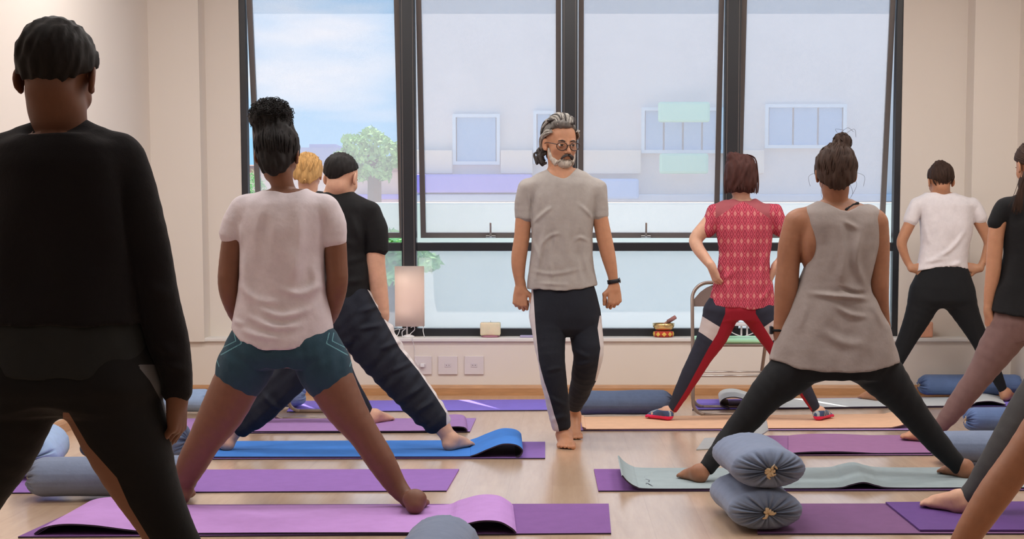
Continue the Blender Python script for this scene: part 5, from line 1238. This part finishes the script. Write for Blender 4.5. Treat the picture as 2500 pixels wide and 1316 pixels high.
# ------------------------------------------------------------------ 7: woman in grey tank top
def p_tank():
    f = Fig(6.9, 2040, 'woman in taupe sleeveless top and black leggings with messy bun, seen from behind', SK_warm); b = f.b
    hd = Head(f, f.p(2040, 425), frame(-3, 16), 1.0, f.p(2040, 505), .050)
    cap = hair_cap(hd, .014, ((.09, .05), (-.085, -.115)), low=(-.03, -.035, (.076, .07, .07)))
    c = f.p(2056, 347); cap.ell(c, (.040, .042, .040), None, .02); cap.waves(.004, .03, 2); v, q = cap.mesh(.005); mesh_obj('hair', v, q, H_brown, f.e)
    surf_locks(hd, f, H_brown, (0, -.07, -.07), (.02, -.02, .13), 110, 3, .0030, .014, (.08, .05))
    rs = np.random.RandomState(8); mb = MB()
    for i in range(46):
        ax = nrm(rs.normal(size=3) + np.array([0, 1, 0])); n1 = nrm(np.cross(ax, (0.2, .1, 1))); n2 = np.cross(ax, n1); r = rs.uniform(.028, .044); a0 = rs.uniform(0, 6.28); sp = rs.uniform(3, 5.5)
        mb.tube([c + (n1 * math.cos(a0 + sp * k / 11) + n2 * math.sin(a0 + sp * k / 11)) * r + ax * rs.uniform(-.004, .004) for k in range(12)], rs.uniform(.0012, .0032), 5)
    for x0_, y0_, x1_, y1_, x2_, y2_ in ((2060, 330, 2085, 315, 2090, 335), (2000, 420, 1975, 430, 1978, 455), (2085, 420, 2110, 430, 2108, 455), (2070, 440, 2082, 470, 2070, 490), (2010, 440, 2005, 475, 2020, 500), (2078, 430, 2092, 450, 2078, 480), (2020, 450, 2030, 480, 2022, 498), (2055, 322, 2070, 312, 2084, 322), (2045, 325, 2040, 315, 2060, 318)):
        mb.tube(catmull([f.p(x0_, y0_, -.02), f.p(x1_, y1_, -.02), f.p(x2_, y2_, -.02)], 6), .0006, 4)
    o = mb.obj('bun_strands', H_brown, f.e, True); o['kind'] = 'stuff'
    T = [(488, 2006, 2084, .055), (500, 1980, 2112, .075), (516, 1958, 2142, .095), (545, 1958, 2150, .108), (600, 1966, 2146, .112), (650, 1962, 2134, .108), (690, 1950, 2126, .105), (715, 1940, 2130, .108), (750, 1927, 2150, .115), (800, 1905, 2172, .125), (850, 1886, 2187, .135), (905, 1872, 2200, .14)]
    sh = Field(); sh.loft(f.rows(T), n=2.3)
    f.ch(sh, [(2008, 512, 20), (1982, 522, 22)], k=.03); f.ch(sh, [(2078, 512, 20), (2128, 526, 24)], k=.03)
    f.hem(sh, [(1860, 868), (1880, 875), (1930, 892), (1985, 901), (2040, 904), (2110, 901), (2160, 893), (2205, 881)])
    f.hem(sh, [(1900, 480), (1995, 488), (2010, 496), (2045, 514), (2062, 517), (2080, 508), (2092, 500), (2160, 500)], False)
    for m_, xx, yy in ((1, 1950, 600), (-1, 2158, 590)):
        cc = f.p(xx, yy); sh.ell(cc, (.040 if m_ > 0 else .022, .14, .135 if m_ > 0 else .11), None, .01, 's')
    for pts, wd, am in (([(1972, 715), (2050, 722), (2110, 728)], .010, .016), ([(2040, 540), (2050, 620), (2040, 690)], .018, .010), ([(2090, 560), (2080, 640), (2105, 700)], .016, .011), ([(2010, 560), (2008, 660)], .02, -.008), ([(2030, 745), (2065, 765), (2110, 770)], .012, .010), ([(1990, 800), (2040, 830), (2100, 835)], .02, .008), ([(2050, 540), (2085, 560)], .010, .008), ([(1960, 740), (1945, 800)], .014, .008), ([(2120, 740), (2150, 800)], .014, .008), ([(2040, 700), (2070, 712), (2105, 716)], .008, -.010)):
        sh.crease([f.p(*q_) for q_ in pts], wd, am)
    sh.waves(.0035, .11, 4); f.cloth(sh, 'tank_top', F_tank, .006)
    b.loft(f.rows(T[:8] + [(750, 1945, 2135, .105), (800, 1930, 2150, .115), (850, 1915, 2160, .12)]), shrink=.018); f.ch(b, [(2008, 514, 22), (1965, 540, 34)], k=.03); f.ch(b, [(2078, 514, 22), (2128, 540, 33)], k=.03)
    b.ell(f.p(1975, 590), (.045, .085, .12), None, .03)
    # black bra band and strap
    br_ = Field(); br_.loft(f.rows([(625, 1964, 2134, .102), (660, 1960, 2130, .100)]), shrink=.012); br_.seg(f.p(2066, 512, -.070), f.p(2094, 497, -.035), .009, .010, .002, .6); f.cloth(br_, 'sports_bra', F_legg, .006)
    A = [(1946, 545, 33), (1930, 600, 30), (1924, 650, 28), (1920, 700, 29), (1915, 745, 25), (1908, 785, 19), (1903, 812, 15)]; f.ch(b, A, k=.02)
    hand(f, f.p(1902, 815), (0, .35, -.9), (1, .2, 0), 1, (25, 25, 20), .9, fine=.006, wr=.024)
    A = [(2138, 548, 31), (2145, 600, 27), (2147, 650, 24), (2146, 700, 24), (2150, 740, 20, .02), (2156, 780, 16, .06), (2160, 805, 13, .08)]; f.ch(b, A, k=.02)
    hand(f, f.p(2160, 807, .08), (0, .35, -.9), (-1, .2, 0), -1, (25, 25, 20), .9, fine=.006, wr=.022)
    wc = f.p(1901, 806); MB().tube([wc + np.array([math.cos(a) * .030, math.sin(a) * .030, .0]) for a in np.linspace(0, 6.28, 20)], .006, 6, False).obj('wrist_band', F_black, f.e, True)
    MB().box(wc + np.array([-.040, -.018, -.018]), wc + np.array([-.026, .018, .018]), .004).obj('watch_case', mat('black_case', (.015, .015, .02), .3), f.e)
    t = Field(); t.loft(f.rows([(840, 1915, 2160, .115), (880, 1895, 2185, .125), (925, 1930, 2155, .10)]), n=2.3)
    L = [(1970, 870, 62), (1925, 915, 56), (1872, 962, 44), (1828, 1018, 36), (1790, 1062, 31), (1752, 1108, 25, -.05), (1722, 1148, 20, -.08)]
    R = [(2110, 870, 62, .03), (2158, 920, 54, .04), (2202, 972, 41, .05), (2244, 1026, 34, .06), (2286, 1078, 29, .06), (2326, 1122, 23, .05), (2344, 1142, 20, .05)]
    f.ch(t, L, k=.04, cap1=True); f.ch(t, R, k=.04, cap1=True); t.waves(.0012, .05, 3); f.cloth(t, 'leggings', F_legg, .007)
    b.loft(f.rows([(840, 1915, 2160, .115), (880, 1895, 2185, .125), (925, 1930, 2155, .10)]), shrink=.014)
    f.ch(b, [(q[0], q[1], q[2] * .75, q[3] if len(q) > 3 else 0) for q in L] + [(1708, 1158, 17, -.09)], k=.01); f.ch(b, [(q[0], q[1], q[2] * .75, q[3]) for q in R] + [(2356, 1152, 16, .04)], k=.01)
    g = f.p(1707, 1156, -.09); foot(f, (g[0], g[1]), 116, g, -1, z0=.016, S=.84, leg_r=.031)
    g = f.p(2356, 1150, .04); foot(f, (g[0], g[1]), 118, g, -1, z0=.016, S=.88, leg_r=.030)
    f.body(.008)
p_tank()
# ------------------------------------------------------------------ 8: woman in white T-shirt by the wall
def p_white():
    f = Fig(10.25, 2300, 'woman in white T-shirt and black leggings with hands on hips by the wall', SK_tan); b = f.b
    hd = Head(f, f.p(2296, 443), frame(4, 22), .97, f.p(2297, 478), .050)
    cap = hair_cap(hd, .012, ((.09, .05), (-.085, -.055))); cap.ell(f.p(2294, 402, -.01), (.034, .034, .028), None, .02); cap.waves(.003, .03, 2); v, q = cap.mesh(.005); mesh_obj('hair', v, q, H_brown, f.e)
    surf_locks(hd, f, H_brown, (0, -.08, -.03), (.0, -.02, .13), 60, 3, .0028, .012, (.07, .04))
    T = [(470, 2262, 2326, .05), (482, 2240, 2362, .08), (500, 2238, 2380, .10), (550, 2247, 2374, .11), (600, 2248, 2366, .105), (640, 2242, 2360, .10), (662, 2234, 2362, .105), (672, 2232, 2364, .105)]
    sh = Field(); sh.loft(f.rows(T), n=2.4); f.ch(sh, [(2264, 488, 13), (2240, 502, 17)], k=.03); f.ch(sh, [(2330, 488, 13), (2370, 502, 17)], k=.03)
    f.ch(sh, [(2240, 503, 18), (2231, 520, 18), (2224, 541, 16)], k=.015, cap1=True, grow=.0045); f.ch(sh, [(2372, 503, 18), (2386, 520, 18), (2394, 536, 17)], k=.015, cap1=True, grow=.0045)
    f.hem(sh, [(2225, 660), (2237, 662), (2260, 656), (2300, 650), (2340, 653), (2368, 660)]); f.hem(sh, [(2220, 462), (2262, 470), (2295, 474), (2330, 470), (2390, 462)], False)
    for pts in ([(2350, 560), (2310, 610), (2260, 635)], [(2250, 640), (2300, 630)], [(2340, 640), (2310, 648)], [(2250, 540), (2262, 600)]): sh.crease([f.p(*q_) for q_ in pts], .014, .009)
    sh.waves(.003, .09, 6); f.cloth(sh, 't_shirt', F_white, .007)
    b.loft(f.rows(T), shrink=.014); f.ch(b, [(2264, 490, 12), (2240, 506, 15)], k=.03); f.ch(b, [(2330, 490, 12), (2370, 506, 15)], k=.03)
    A = [(2236, 512, 15), (2220, 548, 14), (2202, 588, 13), (2205, 612, 11), (2216, 640, 9), (2228, 656, 8, -.02)]; f.ch(b, A, k=.008)
    hand(f, f.p(2229, 656, -.02), (.95, .1, .12), (0, 1, -.3), -1, (15, 20, 15), .85, thumb=(50, 30), wr=.018)
    A = [(2376, 512, 15), (2394, 548, 14), (2414, 588, 13), (2410, 612, 11), (2400, 640, 9), (2390, 656, 8, -.02)]; f.ch(b, A, k=.008)
    hand(f, f.p(2389, 656, -.02), (-.95, .1, .12), (0, 1, -.3), 1, (15, 20, 15), .85, thumb=(50, 30), wr=.018)
    wc = f.p(2397, 645); MB().tube([wc + np.array([math.cos(a) * .024, math.sin(a) * .024, .010 * math.cos(a)]) for a in np.linspace(0, 6.28, 18)], .003, 6, False).obj('bracelet', F_black, f.e, True)
    t = Field(); t.loft(f.rows([(640, 2250, 2356, .095), (665, 2240, 2366, .105), (700, 2222, 2378, .12), (735, 2222, 2378, .12), (752, 2236, 2366, .085)]), n=2.4)
    L = [(2258, 730, 40), (2240, 775, 32), (2216, 825, 24), (2196, 865, 20), (2172, 912, 16), (2150, 955, 10)]; R = [(2342, 730, 40), (2366, 780, 29), (2392, 830, 22), (2412, 875, 19), (2434, 920, 15), (2450, 955, 10)]
    f.ch(t, L, k=.03, cap1=True); f.ch(t, R, k=.03, cap1=True); f.cloth(t, 'leggings', F_legg, .008)
    b.loft(f.rows([(640, 2250, 2356, .095), (700, 2222, 2378, .12), (722, 2224, 2376, .11)]), shrink=.02)
    for A, x, an, sd in ((L, 2140, 118, -1), (R, 2455, 58, 1)):
        f.ch(b, [(q[0], q[1], q[2] * .75) for q in A] + [(x, 965, 8)], k=.01); g = f.p(x, 965); foot(f, (g[0], 10.25), an, g, sd, z0=.015, S=.9, leg_r=.026)
    f.body(.009)
p_white()
# ------------------------------------------------------------------ 9: woman in black T-shirt at the right edge
def p_edge():
    f = Fig(8.15, 2515, 'woman in black T-shirt and mauve leggings with ponytail, at the right edge', SK_tan); b = f.b
    hd = Head(f, f.p(2520, 405), frame(15, 18), 1.0, f.p(2516, 478), .050)
    cap = hair_cap(hd, .012, ((.09, .05), (-.085, -.07))); cap.ell(f.p(2497, 450), (.024, .03, .05), None, .02); v, q = cap.mesh(.006); mesh_obj('hair', v, q, H_brown, f.e)
    surf_locks(hd, f, H_brown, (0, -.02, .09), (-.03, -.11, -.03), 60, 3, .003, .013, (.07, .04))
    rs = np.random.RandomState(3); mb = MB()
    for i in range(60):
        o = rs.normal(size=2) * 3.5; mb.tube(catmull([f.p(2506 + o[0], 418, -.10), f.p(2496 + o[0], 450 + o[1], -.13), f.p(2488 + o[0] * 1.6, 485, -.13), f.p(2484 + o[0] * 2.2, 512 + o[1] * 2, -.12)], 4), rs.uniform(.001, .003), 4)
    o = mb.obj('ponytail', H_brown, f.e, True); o['kind'] = 'stuff'
    T = [(470, 2492, 2545, .05), (484, 2468, 2570, .08), (502, 2452, 2586, .10), (550, 2450, 2588, .11), (620, 2451, 2582, .105), (680, 2440, 2590, .105), (720, 2427, 2603, .12), (772, 2410, 2620, .142)]
    sh = Field(); sh.loft(f.rows(T), n=2.4)
    for m_ in (1, -1):
        X = lambda x: 2518 + (x - 2518) * m_
        f.ch(sh, [(X(2486), 492, 16), (X(2460), 508, 22)], k=.03); f.ch(sh, [(X(2458), 508, 24), (X(2442), 528, 23), (X(2428), 548, 20)], k=.015, cap1=True, grow=.0045)
        A = [(X(2452), 520, 21), (X(2434), 560, 20), (X(2428), 620, 19), (X(2424), 670, 18), (X(2416), 720, 14), (X(2413), 760, 11)]; f.ch(b, A, k=.012)
        hand(f, f.p(X(2413), 762), (.1 * m_, .2, -1), (1.0 * m_, .2, 0), m_, (20, 20, 15), .88, fine=.006, wr=.020)
        f.ch(b, [(X(2486), 494, 14), (X(2460), 512, 19)], k=.03)
    f.hem(sh, [(2400, 755), (2420, 759), (2460, 770), (2520, 774), (2620, 768)]); sh.waves(.004, .1, 7); f.cloth(sh, 't_shirt', F_black, .007); b.loft(f.rows(T[:-1]), shrink=.022)
    t = Field(); t.loft(f.rows([(740, 2436, 2594, .100), (785, 2418, 2614, .120), (830, 2430, 2600, .10)]), n=2.4)
    L = [(2472, 795, 52), (2434, 850, 45), (2395, 912, 34), (2350, 972, 28), (2312, 1022, 22), (2284, 1055, 15)]; R = [(2572, 790, 54), (2608, 850, 45), (2650, 912, 34), (2680, 972, 28), (2706, 1022, 22), (2722, 1055, 15)]
    f.ch(t, L, k=.03, cap1=True); f.ch(t, R, k=.03, cap1=True); t.waves(.0015, .06, 2); f.cloth(t, 'leggings', fabric('mauve_brown_jersey', (.17, .098, .09), fold=.3), .007)
    b.loft(f.rows([(740, 2436, 2594, .100), (785, 2420, 2612, .118), (815, 2430, 2600, .10)]), shrink=.022)
    for A, x, an, sd in ((L, 2272, 140, -1), (R, 2730, 60, 1)):
        f.ch(b, [(q[0], q[1], q[2] * .75) for q in A] + [(x, 1062, 12)], k=.01); g = f.p(x, 1062); foot(f, (g[0], g[1] - .01), an, g, sd, z0=.020, S=.93, leg_r=.028)
    f.body(.009)
p_edge()
# ------------------------------------------------------------------ 10, 11: legs entering from the right
def p_side(d, cx, label, sk, L, lm, top_m, foot_p, ang, z0, capL, hipy, grow=1.0, legname='leggings', bare=False, ry=None):
    f = Fig(d, cx, label, sk); b = f.b; S = FPX / d     # px per metre
    X = lambda m: cx + m * S; Y = lambda z: 577 + (CAMZ - z) * S
    hd = Head(f, f.p(cx, Y(1.42)), frame(0, 22), 1.0, f.p(cx, Y(1.27)), .052)
    cap = hair_cap(hd, .012); v, q = cap.mesh(.008); mesh_obj('hair', v, q, H_brown, f.e)
    T = [(Y(1.26), X(-.05), X(.05), .05), (Y(1.22), X(-.14), X(.14), .09), (Y(1.16), X(-.17), X(.17), .11), (Y(1.0), X(-.16), X(.16), .11), (Y(.85), X(-.145), X(.145), .105), (Y(.72), X(-.17), X(.17), .12), (Y(.66), X(-.18), X(.18), .12)]
    sh = Field(); sh.loft(f.rows(T)); b.loft(f.rows(T), shrink=.014)
    for m_ in (1, -1):
        f.ch(sh, [(X(.15 * m_), Y(1.19), .05 * S), (X(.19 * m_), Y(1.10), .05 * S), (X(.205 * m_), Y(1.05), .048 * S)], k=.02, cap1=True, grow=.0045)
        A = [(X(.17 * m_), Y(1.18), .042 * S), (X(.215 * m_), Y(1.04), .038 * S), (X(.23 * m_), Y(.92), .036 * S), (X(.215 * m_), Y(.80), .028 * S, .04), (X(.20 * m_), Y(.70), .022 * S, .08)]; f.ch(b, A, k=.012)
        hand(f, f.p(X(.20 * m_), Y(.69), .08), (-.1 * m_, .3, -1), (-1.0 * m_, .2, 0), m_, (20, 20, 15), .9, fine=.008, wr=.022)
    sh.waves(.003, .1, 3); f.cloth(sh, 't_shirt', top_m, .010)
    t = Field(); t.loft(f.rows([(Y(.74), X(-.16), X(.16), .11), (Y(.66), X(-.175), X(.175), .12), (Y(.58), X(-.15), X(.15), .09)])); b.loft(f.rows([(Y(.74), X(-.16), X(.16), .11), (Y(.66), X(-.175), X(.175), .12), (Y(.58), X(-.15), X(.15), .09)]), shrink=.012)
    R = [(2 * cx - q[0],) + tuple(q[1:]) for q in L]
    for A, m_ in ((L, -1), (R, 1)):
        if bare:
            f.ch(t, A[:2], k=.03, cap1=True, grow=.004); f.ch(b, A, k=.02)
        else:
            n = capL; f.ch(t, A[:n], k=.03, cap1=True); f.ch(b, [(q[0], q[1], q[2] * .8) + tuple(q[3:]) for q in A[:n]] + [A[-1]], k=.01)
        fx = foot_p[0] if m_ < 0 else 2 * cx - foot_p[0]; g = f.p(A[-1][0], A[-1][1], A[-1][3] if len(A[-1]) > 3 else 0)
        foot(f, (f.p(fx, foot_p[1])[0], g[1]), ang if m_ < 0 else 180 - ang, g, m_, z0=z0, S=.95, leg_r=A[-1][2] / S)
    t.waves(.002, .06, 3); f.cloth(t, legname, lm, .008); f.body(.009)
p_side(6.05, 2700, 'person in grey leggings standing on the askew violet mat, only one leg in view', SK_fair,
       [(2600, 885, 64), (2530, 980, 55), (2465, 1070, 42), (2418, 1140, 34), (2380, 1195, 28), (2352, 1220, 23), (2340, 1230, 20)], fabric('charcoal_leggings', (.060, .060, .062), fold=.3), F_grey, (2338, 1268), 128, .018, 6, 800)
p_side(4.9, 2745, 'bare-legged person at the lower right corner, only one shin in view', SK_warm,
       [(2640, 940, 78), (2565, 1035, 62), (2492, 1120, 45), (2432, 1200, 43), (2385, 1270, 38), (2345, 1335, 30), (2328, 1375, 24)], F_black, F_white, (2318, 1430), 120, .003, 6, 800, legname='shorts', bare=True)
